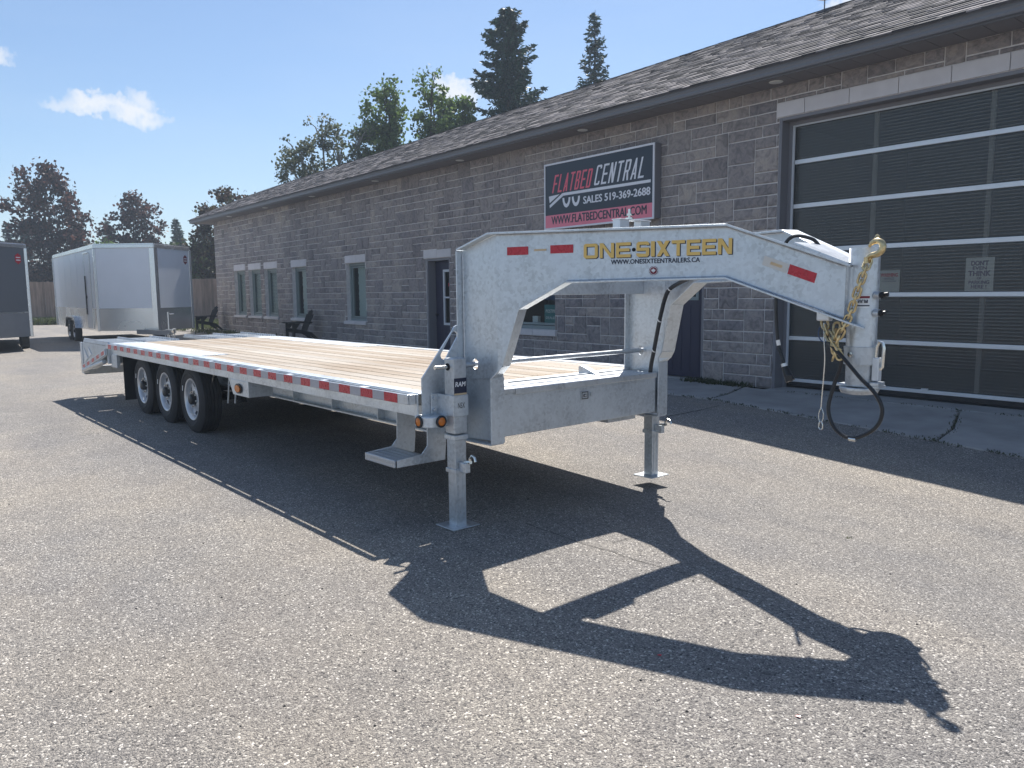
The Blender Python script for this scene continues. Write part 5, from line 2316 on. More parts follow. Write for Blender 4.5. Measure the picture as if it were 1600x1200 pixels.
# nose plate tying the beams to the pipe
k = MB()
k.prism([(7.62, CN - .13, 1.462), (7.62, CN + .13, 1.462), (7.80, CN + .06, 1.392), (7.80, CN - .06, 1.392)], (0, 0, .01))
k.build('nose_plate', M['galv_bright'], tr)
k = MB()
k.prism([(7.55, CN - .16, 1.775), (7.55, CN + .16, 1.775), (7.80, CN + .07, 1.66), (7.80, CN - .07, 1.66)], (0, 0, .01))
k.build('nose_plate', M['galv_bright'], tr)


def smooth_path(pts, n=6):
    P = [Vector(p) for p in pts]
    out_ = []
    for i in range(len(P) - 1):
        p0, p1, p2, p3 = P[max(i - 1, 0)], P[i], P[i + 1], P[min(i + 2, len(P) - 1)]
        for j in range(n):
            t_ = j / n
            out_.append(.5 * ((2 * p1) + (p2 - p0) * t_ + (2 * p0 - 5 * p1 + 4 * p2 - p3) * t_ ** 2 + (3 * p1 - p0 - 3 * p2 + p3) * t_ ** 3))
    out_.append(P[-1])
    return out_


# ---- safety chains
def chain(path, parent, step=.037, wire=.0062, name='chain_link'):
    P = [Vector(p) for p in path]
    # resample
    pts, acc = [P[0]], 0
    for a_, b_ in zip(P[:-1], P[1:]):
        L = (b_ - a_).length
        t_ = step - acc
        while t_ <= L:
            pts.append(a_.lerp(b_, t_ / L))
            t_ += step
        acc = L - (t_ - step)
    k0 = MB()
    R, hl = .0155, .0145
    ring = []
    for i in range(8):
        a_ = -math.pi / 2 + math.pi * i / 7
        ring.append((hl + R * math.cos(a_), R * math.sin(a_), 0))
    for i in range(8):
        a_ = math.pi / 2 + math.pi * i / 7
        ring.append((-hl + R * math.cos(a_), R * math.sin(a_), 0))
    k0.tube(ring, wire, 6, closed=True)
    me = k0.mesh(name, M['gold_chain'], True)
    for i in range(len(pts) - 1):
        c = (pts[i] + pts[i + 1]) / 2
        d_ = (pts[i + 1] - pts[i]).normalized()
        ref = Vector((0.35, -1, 0.1)) if i % 2 == 0 else Vector((1, .35, .2))
        z_ = (ref - d_ * ref.dot(d_)).normalized()
        y_ = z_.cross(d_)
        o = bpy.data.objects.new(name, me)
        link(o, parent)
        o.matrix_local = Matrix(((d_.x, y_.x, z_.x, c.x), (d_.y, y_.y, z_.y, c.y), (d_.z, y_.z, z_.z, c.z), (0, 0, 0, 1)))


CC = CN - .118
ch = empty('safety_chain', parent=tr)
chain([(7.925, CC + .01, 1.675), (7.905, CC - .005, 1.60), (7.875, CC - .005, 1.50), (7.848, CC - .005, 1.405), (7.818, CC - .01, 1.335), (7.79, CC - .01, 1.275), (7.772, CC, 1.235)], ch)
ch2 = empty('safety_chain', parent=tr)
chain([(7.70, CC + .02, 1.370), (7.725, CC + .005, 1.315), (7.755, CC - .005, 1.272), (7.782, CC - .005, 1.235), (7.775, CC, 1.195), (7.760, CC, 1.165)], ch2)
ch3 = empty('safety_chain', parent=tr)
chain([(7.765, CC + .03, 1.352), (7.768, CC + .015, 1.30), (7.776, CC - .012, 1.25), (7.80, CC - .012, 1.21), (7.812, CC - .005, 1.165)], ch3)
k = MB()   # grab hook
hk = smooth_path([(7.918, CC + .008, 1.676), (7.938, CC + .006, 1.697), (7.970, CC, 1.704), (7.993, CC, 1.724), (7.993, CC, 1.752), (7.972, CC, 1.768), (7.946, CC, 1.762), (7.928, CC, 1.742)], 4)
k.tube(hk, [.010 + .0065 * math.sin(math.pi * min(1, .15 + .85 * i / (len(hk) - 1))) if i < len(hk) - 3 else .008 for i in range(len(hk))], 10)
k.tube([(7.955, CC + .012, 1.770), (7.962, CC + .014, 1.792), (7.957, CC + .014, 1.800)], [.013, .012, .006], 8)
k.cyl((7.925, CC - .028, 1.672), (7.925, CC + .035, 1.672), .009, 8)
k.tube([(7.925, CC - .022, 1.66), (7.925, CC - .022, 1.69)], .010, 8)
k.tube([(7.925, CC + .03, 1.66), (7.925, CC + .03, 1.69)], .010, 8)
k.build('chain_hook', M['gold_chain'], tr, smooth=True)
k = MB()
k.box(7.665, 7.735, CC - .0, CC + .05, 1.37, 1.425)
k.build('chain_anchor', M['alu_frame'], tr, bevel=.008)


k = MB()
k.tube(smooth_path([(7.70, CC + .03, 1.34), (7.735, CC + .0, 1.275), (7.786, CC - .02, 1.225), (7.83, CC - .028, 1.19), (7.916, CC - .02, 1.095), (7.995, CC - .01, 1.015), (8.030, CC, .93), (7.997, CC, .838), (7.888, CC, .772), (7.796, CC, .806), (7.752, CC, .905), (7.770, CC + .01, 1.03), (7.806, CC + .005, 1.14), (7.812, CC, 1.225)]), .0098, 8)
k.build('brake_cable_loop', M['black_cable'], tr, smooth=True)
k = MB()
k.cyl((7.868, CC, .768), (7.905, CC, .768), .0115, 10)
k.build('cable_ferrule', M['zinc'], tr, smooth=True)
k = MB()
k.tube(smooth_path([(7.705, CC + .01, 1.36), (7.716, CC, 1.25), (7.722, CC, 1.15), (7.714, CC, .97), (7.712, CC, .915)]), .0028, 6)
k.tube(smooth_path([(7.712, CC, .915), (7.700, CC, .88), (7.703, CC, .845), (7.713, CC, .835), (7.723, CC, .85), (7.725, CC, .885), (7.712, CC, .915)]), .0024, 6)
k.build('breakaway_cable', M['zinc'], tr, smooth=True)
k = MB()
ring = [(7.713 + .011 * math.cos(t_) * (1 + .25 * math.sin(t_)), CC, .818 - .022 * math.sin(t_)) for t_ in [2 * math.pi * i / 18 for i in range(18)]]
k.tube(ring, .0035, 6, closed=True)
k.build('carabiner', M['zinc'], tr, smooth=True)
k = MB()
k.tube(smooth_path([(7.70, CC + .02, 1.345), (7.675, CC + .02, 1.33), (7.668, CC + .03, 1.29), (7.69, CC + .02, 1.265), (7.72, CC, 1.262)]), .0032, 6)
k.build('thin_wire', M['blue_print'], tr, smooth=True)
# electrical lead with plug hanging between the beams
k = MB()
k.tube(smooth_path([(7.36, CN, 1.60), (7.362, CN, 1.48), (7.368, CN, 1.36), (7.386, CN, 1.225), (7.408, CN, 1.165), (7.43, CN, 1.10)]), .0095, 8)
pg = k.build('power_lead', M['black_cable'], tr, smooth=True)
k = MB()
k.cyl((7.380, CN, 1.252), (7.388, CN, 1.222), .0115, 10)
k.build('lead_tag', M['white_vinyl'], pg)
k = MB()
k.cyl((7.422, CN, 1.122), (7.430, CN, 1.10), .017, 12)
k.build('plug_collar', M['alu_frame'], pg, smooth=True)
k = MB()
k.tube([(7.428, CN, 1.105), (7.440, CN, 1.078), (7.458, CN, 1.042), (7.466, CN, 1.026)], [.017, .021, .024, .026], 12)
k.box(7.452, 7.492, CN - .028, CN - .022, 1.03, 1.06)
k.build('plug', M['black_plastic'], pg, smooth=True)
k = MB()
k.tube(smooth_path([(7.40, CN - .02, 1.70), (7.412, CN - .01, 1.782), (7.441, CN, 1.82), (7.479, CN + .02, 1.828), (7.539, CN + .06, 1.806), (7.56, CN + .09, 1.77)]), .010, 8)
k.build('wiring_arch', M['black_cable'], tr, smooth=True)
k = MB()
k.tube(smooth_path([(5.855, 2.03, .90), (5.866, 2.03, .98), (5.885, 2.03, 1.06), (5.940, 2.03, 1.31), (5.995, 2.02, 1.475), (6.055, 2.0, 1.548), (6.15, 1.98, 1.59), (6.27, 1.94, 1.625)]), .016, 8)
k.build('wiring_conduit', M['black_cable'], tr, smooth=True)
k = MB()
for (p_, r_) in (((5.888, 2.03, 1.075), .0185), ((5.940, 2.03, 1.31), .0185), ((6.055, 2.0, 1.548), .0185)):
    k.cyl((p_[0] - .003, p_[1], p_[2] - .003), (p_[0] + .003, p_[1], p_[2] + .003), r_, 10)
k.build('cable_tie', M['white_vinyl'], tr)

# ------------------------------------------------------------------ enclosed cargo trailers


def cargo(root, upper, lower, wheels_x, door=True, fenders=True, zs=(.47, 1.16, 3.15), HW=1.43, L=7.9, NOSE=1.30):
    z0, zm, z1 = zs
    # plan outline, nose towards +X
    def panel(p, q, za, zb, t, name, m_, inset=0.0, lab=None):
        p, q = Vector(p), Vector(q)
        d_ = (q - p).normalized()
        nn = Vector((d_.y, -d_.x))
        k = MB()
        a_ = p + d_ * inset
        b_ = q - d_ * inset
        k.prism([(a_.x, a_.y, za), (b_.x, b_.y, za), (b_.x, b_.y, zb), (a_.x, a_.y, zb)], (-nn.x * t, -nn.y * t, 0))
        return k.build(name, m_, root, label=lab)
    FL, FR, RL, RR, TP = (0, -HW), (0, HW), (-L, -HW), (-L, HW), (NOSE, 0)
    segs = [(RL, FL), (FL, TP), (TP, FR), (FR, RR), (RR, RL)]
    for i, (p, q) in enumerate(segs):
        panel(p, q, zm + .004, z1 - .11, .03, 'upper_panel', upper, .03)
        panel(p, q, z0, zm - .004, .03, 'lower_panel', lower if i in (1, 2) or True else upper, .03)
    k = MB()
    for yy in (-1, 1):
        xx = -L + 1.2
        while xx < -1.7:
            k.box(xx - .012, xx + .012, min(yy * HW, yy * (HW + .004)), max(yy * HW, yy * (HW + .004)), zm + .02, z1 - .12)
            xx += 1.2
    k.build('panel_seam', upper, root, kind='stuff')
    k = MB()
    for (p, q) in segs:
        p_, q_ = Vector(p), Vector(q)
        d_ = (q_ - p_).normalized()
        nn = Vector((d_.y, -d_.x))
        a_, b_ = p_ + d_ * .03 + nn * .003, q_ - d_ * .03 + nn * .003
        k.prism([(a_.x, a_.y, zm - .02), (b_.x, b_.y, zm - .02), (b_.x, b_.y, zm + .02), (a_.x, a_.y, zm + .02)], (nn.x * .004, nn.y * .004, 0))
    k.build('belt_trim', M['alu'], root, kind='stuff')
    # top rail, corner posts, bottom rail
    k = MB()
    for (p, q) in segs:
        p3, q3 = Vector((*p, z1 - .055)), Vector((*q, z1 - .055))
        k.bar(p3, q3, .05, .11)
    k.build('top_rail', M['alu'], root, bevel=.01)
    for c in (FL, FR, RL, RR):
        k = MB()
        k.box(c[0] - .04, c[0] + .04, c[1] - .04, c[1] + .04, z0 - .01, z1 - .11)
        k.build('corner_post', M['alu'], root, bevel=.01)
    k = MB()
    dn = Vector((1, 0))
    k.prism([(NOSE + .012, -.0, z0 - .01), (NOSE - .085, -.125, z0 - .01), (NOSE - .10, 0, z0 - .01), (NOSE - .085, .125, z0 - .01)], (0, 0, z1 - z0 - .10))
    k.build('nose_post', M['alu'], root, bevel=.006)
    k = MB()
    k.prism([(RL[0], RL[1], z1), (FL[0], FL[1], z1), (TP[0], TP[1], z1), (FR[0], FR[1], z1), (RR[0], RR[1], z1)], (0, 0, .03))
    k.build('roof', M['alu'], root)
    k = MB()
    k.prism([(RL[0] + .02, RL[1] + .04, z0 + .02), (FL[0], FL[1] + .04, z0 + .02), (TP[0] - .06, TP[1], z0 + .02), (FR[0], FR[1] - .04, z0 + .02), (RR[0] + .02, RR[1] - .04, z0 + .02)], (0, 0, .04))
    k.build('floor', M['dark'], root)
    for yy in (-1, 1):
        for x in wheels_x:
            we = empty('wheel', parent=root, loc=(x, yy * (HW + (.10 if fenders else -.02)), .355))
            we.rotation_euler = (0, 0, 0 if yy < 0 else math.pi)
            for key, nm in (('tyre', 'tyre'), ('rim', 'rim'), ('disc', 'wheel_disc'), ('hub', 'hub')):
                o = bpy.data.objects.new(nm, wheel_meshes[key])
                link(o, we)
                o.scale = (.93, .93, .93)
        k = MB()
        xa_, xb_ = min(wheels_x) - .55, max(wheels_x) + .55
        pts = [(xa_, z0 + .0), (xa_ + .12, .75), (xa_ + .32, .87), (xb_ - .32, .87), (xb_ - .12, .75), (xb_, z0 + .0), (xb_ - .05, z0), (xb_ - .16, .73), (xb_ - .34, .825), (xa_ + .34, .825), (xa_ + .16, .73), (xa_ + .05, z0)]
        k.prism([(x, yy * HW, z) for x, z in pts], (0, yy * .13, 0))
        if fenders:
            k.build('fender', M['alu'], root)
    if door:
        k = MB()
        k.box(-1.55, -.72, -HW - .022, -HW - .004, z0 + .06, z1 - .22)
        dr_ = k.build('side_door', upper, root, bevel=.004)
        k = MB()
        for (x0, x1, za, zb) in ((-1.58, -1.545, z0 + .05, z1 - .20), (-.725, -.69, z0 + .05, z1 - .20), (-1.545, -.725, z1 - .225, z1 - .20)):
            k.box(x0, x1, -HW - .030, -HW - .003, za, zb)
        k.build('door_trim', M['alu'], dr_)
        k = MB()
        k.box(-1.56, -.72, -HW - .06, -HW - .022, z1 - .215, z1 - .185)
        k.build('drip_rail', M['alu'], dr_)
        k = MB()
        k.cyl((-1.44, -HW - .05, z0 + .5), (-1.44, -HW - .05, z0 + 1.75), .02, 8)
        k.box(-1.48, -1.40, -HW - .06, -HW - .02, z0 + 1.02, z0 + 1.12)
        k.build('bar_lock', M['black_plastic'], dr_)
        k = MB()
        k.box(-3.0, -1.6, -HW - .03, -HW - .004, zm - .05, zm)
        k.build('side_trim', M['alu'], root)
    # tongue
    zt = z0 - .02
    k = MB()
    k.bar((NOSE - .25, -.55, zt), (NOSE + 1.35, 0, zt), .07, .14)
    k.bar((NOSE - .25, .55, zt), (NOSE + 1.35, 0, zt), .07, .14)
    k.box(NOSE + .9, NOSE + 1.6, -.06, .06, zt - .02, zt + .09)
    tg = k.build('tongue', lower if upper is M['grey_paint'] else M['grey_lower'], root)
    k = MB()
    k.cyl((NOSE + 1.2, 0, .06), (NOSE + 1.2, 0, zt + .62), .032, 12)
    k.cyl((NOSE + 1.2, 0, zt + .56), (NOSE + 1.2, .16, zt + .56), .012, 8)
    k.cyl((NOSE + 1.2, 0, .03), (NOSE + 1.2, 0, .06), .08, 14)
    k.build('tongue_jack', M['alu'], tg, smooth=True)
    k = MB()
    for i, yy in enumerate((-.09, .09)):
        k.tube(smooth_path([(NOSE + 1.1, yy, zt), (NOSE + 1.25, yy * 1.4, zt - .3), (NOSE + 1.42, yy, zt - .02)]), .013, 6)
    k.build('safety_chain', M['galv_dull'], tg, smooth=True)
    k = MB()
    k.lathe([(0, .12), (.05, .11), (.055, .05), (.03, 0)], (NOSE + 1.58, 0, zt), (0, 0, 1), 14)
    k.build('coupler', M['zinc'], tg, smooth=True)
    # hexagonal red badge high on the +Y nose face
    p, q = Vector(TP), Vector(FR)
    d_ = (q - p).normalized()
    nn = Vector((d_.y, -d_.x))
    c = p.lerp(q, .86)
    k = MB()
    hx = []
    for (u, z) in ((0, .155), (.095, .085), (.095, -.085), (0, -.155), (-.095, -.085), (-.095, .085)):
        hx.append((c.x + d_.x * u + nn.x * .003, c.y + d_.y * u + nn.y * .003, z1 - .42 + z))
    k.prism(hx, (nn.x * .006, nn.y * .006, 0))
    bd = k.build('badge', M['maroon_vinyl'] if upper is M['white_paint'] else M['red_tape'], root)
    k = MB()
    for zz in (z1 - .385, z1 - .46):
        P = [(c.x + d_.x * u + nn.x * .011, c.y + d_.y * u + nn.y * .011, zz + v) for u, v in ((-.07, -.014), (.07, -.014), (.07, .014), (-.07, .014))]
        k.prism(P, (nn.x * .002, nn.y * .002, 0))
    k.build('badge_bar', M['white_vinyl'], bd)


wt = empty('cargo_trailer', 'white enclosed cargo trailer with a V nose and aluminium lower panels parked by the fence', 'trailer', (-27.08, 6.37, 0), group='enclosed cargo trailers')
cargo(wt, M['white_paint'], M['alu'], (-4.80, -3.88))
gt = empty('cargo_trailer', 'dark grey enclosed cargo trailer cut off by the left edge of the photo', 'trailer', (-26.35, 1.60, 0), math.radians(-4), group='enclosed cargo trailers')
cargo(gt, M['grey_paint'], M['grey_lower'], (-1.45, -2.35), door=False, fenders=False, zs=(.42, 1.12, 3.06))

# ------------------------------------------------------------------ adirondack chairs


def adirondack(loc, rz_, label):
    c = empty('adirondack_chair', label, 'chair', loc, rz_, group='black garden chairs against the stone wall')
    # faces -Y
    for s in (-1, 1):
        k = MB()
        k.box(s * .30 - .02, s * .30 + .02, -.36, -.27, 0, .56)
        k.build('front_leg', M['chair'], c, bevel=.004)
        k = MB()
        k.prism([(s * .27 - .015, -.36, .40), (s * .27 - .015, -.34, .28), (s * .27 - .015, .16, .20), (s * .27 - .015, .46, 0), (s * .27 - .015, .56, 0), (s * .27 - .015, .26, .27), (s * .27 - .015, -.1, .36)], (.03, 0, 0))
        k.build('rear_leg', M['chair'], c)
        k = MB()
        k.prism([(s * .33 - .07, -.45, .56), (s * .33 + .07, -.45, .56), (s * .33 + .06, .28, .57), (s * .33 - .03, .30, .57)], (0, 0, .025))
        k.build('armrest', M['chair'], c, bevel=.004)
        k = MB()
        k.prism([(s * .30 - .012, -.30, .30), (s * .30 - .012, -.10, .555), (s * .30 - .012, -.26, .555), (s * .30 - .012, -.31, .42)], (.024, 0, 0))
        k.build('arm_brace', M['chair'], c)
    for i in range(5):
        k = MB()
        y_ = -.36 + i * .10
        z_ = .39 - i * .028
        k.box(-.29, .29, y_, y_ + .085, z_, z_ + .02)
        k.build('seat_slat', M['chair'], c)
    for i in range(5):
        u = (i - 2) * .115
        h_ = .98 - abs(i - 2) ** 2 * .035
        k = MB()
        k.prism([(u * .85 - .045, .10, .27), (u * .85 + .045, .10, .27), (u * 1.1 + .052, .10 + (h_ - .27) * .42, h_ - .02), (u * 1.1, .10 + (h_ - .27) * .43, h_), (u * 1.1 - .052, .10 + (h_ - .27) * .42, h_ - .02)], (0, .02, .006))
        k.build('back_slat', M['chair'], c)
    k = MB()
    k.box(-.33, .33, .235, .275, .545, .60)
    k.build('back_rail', M['chair'], c)
    return c


adirondack((-32.6, 9.95, .14), math.radians(3), 'black adirondack chair at the far left corner of the stone wall')
adirondack((-23.45, 10.02, .09), math.radians(-3), 'black adirondack chair beside the pale curtained window, partly behind the trailer deck')

# ------------------------------------------------------------------ board fence


def fence(p, q, h, name, label):
    root = empty(name, label, 'fence', (p[0], p[1], 0))
    P, Q = Vector((0, 0)), Vector((q[0] - p[0], q[1] - p[1]))
    L = (Q - P).length
    d_ = (Q - P).normalized()
    nn = Vector((d_.y, -d_.x))
    b = MB()
    x = 0
    while x < L:
        w_ = .138
        A_ = d_ * x
        B_ = d_ * (x + w_)
        hh = h + rnd.uniform(-.02, .02)
        off = nn * rnd.uniform(-.008, .008)
        b.prism([(A_.x + off.x, A_.y + off.y, .05), (B_.x + off.x, B_.y + off.y, .05), (B_.x + off.x, B_.y + off.y, hh), (A_.x + off.x, A_.y + off.y, hh)], (nn.x * .02, nn.y * .02, 0))
        x += w_ + .006
    b.build('fence_board', M['fence'], root, kind='stuff')
    x = 0
    pm = MB()
    pm.box(-.05, .05, -.05, .05, 0, h + .02)
    me = pm.mesh('fence_post', M['fence'])
    while x <= L + .1:
        o = bpy.data.objects.new('fence_post', me)
        link(o, root)
        A_ = d_ * x - nn * .08
        o.location = (A_.x, A_.y, 0)
        o.rotation_euler = (0, 0, math.atan2(d_.y, d_.x))
        x += 2.4
    k = MB()
    for z in (.4, h - .35):
        k.bar((-.04 * nn.x, -.04 * nn.y, z), (Q.x - .04 * nn.x, Q.y - .04 * nn.y, z), .04, .09)
    k.build('fence_rail', M['fence'], root)


fence((-56.0, 0.5), (-52.9, 7.6), 2.46, 'board_fence', 'weathered brown board fence between the grey and the white cargo trailers')
fence((-52.8, 7.7), (-46.6, 15.2), 2.55, 'board_fence', 'weathered brown board fence between the white cargo trailer and the building corner')
fence((-46.5, 15.3), (-33.6, 19.5), 2.5, 'board_fence', 'board fence running behind the building corner')

# ------------------------------------------------------------------ trees
nr = np.random.default_rng(11)


def leaf_mesh(name, centers, normals_bias, size, m_, aspect=.7):
    n = len(centers)
    d1_ = nr.normal(size=(n, 3))
    d1_ /= np.linalg.norm(d1_, axis=1)[:, None]
    d2_ = nr.normal(size=(n, 3))
    d2_ -= d1_ * (d1_ * d2_).sum(1)[:, None]
    d2_ /= np.linalg.norm(d2_, axis=1)[:, None]
    s = (size * nr.uniform(.6, 1.3, n))[:, None]
    a_ = centers - d1_ * s
    b_ = centers + d2_ * s * aspect
    c_2 = centers + d1_ * s
    e_ = centers - d2_ * s * aspect
    V = np.stack([a_, b_, c_2, e_], 1).reshape(-1, 3)
    F = np.arange(4 * n).reshape(-1, 4)
    me = bpy.data.meshes.new(name)
    me.vertices.add(4 * n)
    me.vertices.foreach_set('co', V.ravel())
    me.loops.add(4 * n)
    me.loops.foreach_set('vertex_index', F.ravel())
    me.polygons.add(n)
    me.polygons.foreach_set('loop_start', np.arange(0, 4 * n, 4))
    me.polygons.foreach_set('loop_total', np.full(n, 4))
    me.materials.append(m_)
    me.update(calc_edges=True)
    me.validate()
    return me


VR = Vector((rt.x, rt.y, 0)).normalized()        # a fixed horizontal axis for laying out crowns
VF = Vector((fw.x, fw.y, 0)).normalized()


def broadleaf(base, lobes, trunk_h, mat_, label, bark='bark', n_clumps=120, per=60, clump_r=.55, leaf=.16, group=None, name='broadleaf_tree', trunk_r=.16, depth=.9, loose=0.0):
    """lobes: (right, up, rx, rz) ellipsoids of the crown, metres from the base"""
    root = empty(name, label, 'tree', base, group=group)
    areas = np.array([l[2] * l[3] for l in lobes])
    pr = areas / areas.sum()
    cl, lob_c = [], []
    for l in lobes:
        dep = nr.uniform(-.35, .35) * l[2]
        lob_c.append(VR * l[0] + VF * dep + Vector((0, 0, l[1])))
    for i in nr.choice(len(lobes), n_clumps, p=pr):
        l = lobes[i]
        v = nr.normal(size=3)
        v /= np.linalg.norm(v)
        r_ = nr.uniform(.35, 1.0) ** .5 * (1 + loose * max(0, nr.normal()))
        cl.append(np.array(lob_c[i] + VR * (v[0] * r_ * l[2]) + VF * (v[1] * r_ * l[2] * depth) + Vector((0, 0, v[2] * r_ * l[3]))))
    cl = np.array(cl)
    rad = clump_r * nr.uniform(.5, 1.25, n_clumps)
    pts = []
    for c, r_ in zip(cl, rad):
        k_ = int(per * (r_ / clump_r) ** 2) + 6
        pts.append(c + nr.normal(size=(k_, 3)) * r_ * np.array([.52, .52, .40]))
    pts = np.concatenate(pts)
    pts = pts[pts[:, 2] > .3]
    o = bpy.data.objects.new('crown', leaf_mesh('crown', pts, None, leaf, mat_))
    link(o, root)
    b = MB()
    top = max(l[1] + l[3] * .5 for l in lobes)
    lt_ = max(lobes, key=lambda l: l[1])
    mid_ = sum(l[0] for l in lobes) / len(lobes)
    tp = [Vector((0, 0, -.1)), Vector((0, 0, min(trunk_h, top * .3))), VR * mid_ + Vector((0, 0, top * .65)), VR * lt_[0] + Vector((0, 0, lt_[1] - .2))]
    b.tube(tp, [trunk_r, trunk_r * .8, trunk_r * .4, .02], 8)
    for lc, l in zip(lob_c, lobes):
        h0 = min(trunk_h + (lc.z - trunk_h) * .25, top * .65)
        b.tube([Vector((0, 0, max(.4, h0))), (Vector((0, 0, h0)) + lc) * .5 + Vector((0, 0, .2)), lc], [trunk_r * .55, trunk_r * .35, .03], 6)
    near = cl[nr.permutation(len(cl))[:max(14, n_clumps // 4)]]
    for c in near:
        j = min(range(len(lobes)), key=lambda q: (lob_c[q] - Vector(c)).length)
        b.tube([lob_c[j] * .8 + Vector((0, 0, lob_c[j].z * .1)), (lob_c[j] + Vector(c)) * .5, Vector(c)], [.04, .03, .012], 5)
    b.build('trunk', M[bark], root, smooth=True)
    return root


def spruce(base, h, radius, label, dens=1.0, spray=.34, name='spruce_tree', group=None, ragged=.3, power=.8, start=.08, bulge=None):
    root = empty(name, label, 'tree', base, group=group)
    b = MB()
    b.tube([(0, 0, -.1), (0, 0, h * .5), (.03, 0, h)], [.012 * h + .04, .007 * h + .03, .012], 8)
    pts, P1, P2 = [], [], []
    z = h * start
    while z < h * .99:
        t_ = z / h
        env = radius * (1 - t_) ** power if bulge is None else radius * np.interp(t_, [q[0] for q in bulge], [q[1] for q in bulge])
        nb = max(4, int(nr.integers(5, 9)))
        for _ in range(nb):
            L = env * nr.uniform(1 - ragged, 1.08) + .12
            a_ = nr.uniform(0, 2 * math.pi)
            droop = nr.uniform(-.30, .02) * (1 - t_) + .18 * t_
            tip = np.array([math.cos(a_) * L, math.sin(a_) * L, droop * L + .12 * L])
            o_ = np.array([0, 0, z])
            mid = o_ + tip * .5 + np.array([0, 0, -.06 * L])
            if L > .35:
                b.tube([o_, mid, o_ + tip], [.03, .018, .006], 4, caps=False)
            k_ = int((10 + 26 * L) * dens)
            s = nr.uniform(.12, 1.0, k_) ** .75
            q = o_ + np.outer(s, tip) + np.stack([np.zeros(k_), np.zeros(k_), -.12 * L * np.sin(s * math.pi)], 1)
            wdt = (.05 + .20 * L * (1 - s))[:, None]
            off = nr.normal(size=(k_, 3)) * wdt * np.array([1, 1, .45])
            pts.append(q + off)
        z += nr.uniform(.16, .30) * (1 + .04 * h * (1 - t_) * .5)
    pts = np.concatenate(pts)
    n = len(pts)
    # elongated needle sprays that hang outward
    rad_ = pts * np.array([1, 1, 0])
    rad_ /= np.maximum(np.linalg.norm(rad_, axis=1), .05)[:, None]
    dr_ = rad_ + nr.normal(size=(n, 3)) * .55 + np.array([0, 0, -.25])
    dr_ /= np.linalg.norm(dr_, axis=1)[:, None]
    sd = np.cross(dr_, nr.normal(size=(n, 3)))
    sd /= np.linalg.norm(sd, axis=1)[:, None]
    ln = (spray * nr.uniform(.5, 1.2, n))[:, None]
    V = np.stack([pts - dr_ * ln * .5, pts + sd * ln * .16, pts + dr_ * ln * .5, pts - sd * ln * .16], 1).reshape(-1, 3)
    me = bpy.data.meshes.new('crown')
    me.vertices.add(4 * n)
    me.vertices.foreach_set('co', V.ravel())
    me.loops.add(4 * n)
    me.loops.foreach_set('vertex_index', np.arange(4 * n))
    me.polygons.add(n)
    me.polygons.foreach_set('loop_start', np.arange(0, 4 * n, 4))
    me.polygons.foreach_set('loop_total', np.full(n, 4))
    me.materials.append(M['needle'])
    me.update(calc_edges=True)
    o = bpy.data.objects.new('crown', me)
    link(o, root)
    b.build('trunk', M['bark'], root, smooth=True)
    return root


GM = 'purple leaved maples behind the fence'
broadleaf((-63.2, 8.9, 0), [(-.3, 9.4, 1.5, 1.5), (-1.5, 7.6, 1.5, 1.6), (.6, 7.3, 1.8, 1.8), (-.9, 5.2, 2.1, 1.7), (1.2, 5.0, 2.0, 1.8), (2.3, 3.7, 1.4, 1.5), (-1.2, 3.2, 1.9, 1.5), (.5, 2.8, 2.2, 1.4)],
          1.6, M['leaf_maple'], 'tall dark purple maple rising behind the fence at far left', n_clumps=215, per=52, clump_r=.56, leaf=.145, group=GM, name='maple_tree', trunk_r=.22)
broadleaf((-65.0, 14.7, 0), [(.1, 8.0, 1.2, 1.2), (-1.2, 6.6, 1.3, 1.2), (1.2, 6.8, 1.3, 1.3), (-1.3, 4.8, 1.6, 1.4), (.9, 4.8, 1.8, 1.5), (0, 3.2, 2.4, 1.5)],
          1.5, M['leaf_maple'], 'smaller dark purple maple behind the white cargo trailer', n_clumps=150, per=48, clump_r=.52, leaf=.145, group=GM, name='maple_tree', trunk_r=.18)
broadleaf((-50.6, 16.6, 0), [(.2, 7.2, 1.1, 1.2), (-1.0, 6.3, 1.0, 1.0), (1.4, 6.6, 1.1, 1.2), (-.6, 4.8, 1.3, 1.4), (1.0, 4.6, 1.5, 1.6), (.6, 2.6, 1.6, 1.5)],
          1.5, M['leaf_maple2'], 'bronze leaved maple rising at the left corner of the roof', n_clumps=125, per=46, clump_r=.45, leaf=.125, group=GM, name='maple_tree', trunk_r=.16, loose=.1)
broadleaf((-52.6, 14.6, 0), [(-.2, 3.6, 1.3, 1.2), (.9, 2.6, 1.1, 1.5), (-.9, 2.4, 1.2, 1.3)], .8, M['leaf_dark'], 'green bush behind the fence beside the building corner', n_clumps=70, per=60, clump_r=.5, leaf=.12, name='bushy_tree', trunk_r=.1)
GB = 'bushes forming the dark row behind the fence'
for (x, y, h_, lab) in ((-69, 4.5, 4.4, 'dark bush at the foot of the tall purple maple'), (-70, 12.0, 4.6, 'dark bush between the two purple maples'), (-66, 18.0, 5.3, 'dark bush right of the smaller purple maple'), (-60, 19.5, 4.8, 'dark bush left of the bronze maple'), (-69, 0, 5.0, 'dark bush behind the grey cargo trailer')):
    broadleaf((x, y, 0), [(-1, h_ * .6, 1.9, h_ * .32), (1.1, h_ * .55, 1.9, h_ * .34), (0, h_ * .3, 2.4, h_ * .3)], .6, M['leaf_dark'], lab, n_clumps=100, per=46, clump_r=.7, leaf=.17, group=GB, name='bushy_tree', trunk_r=.12)
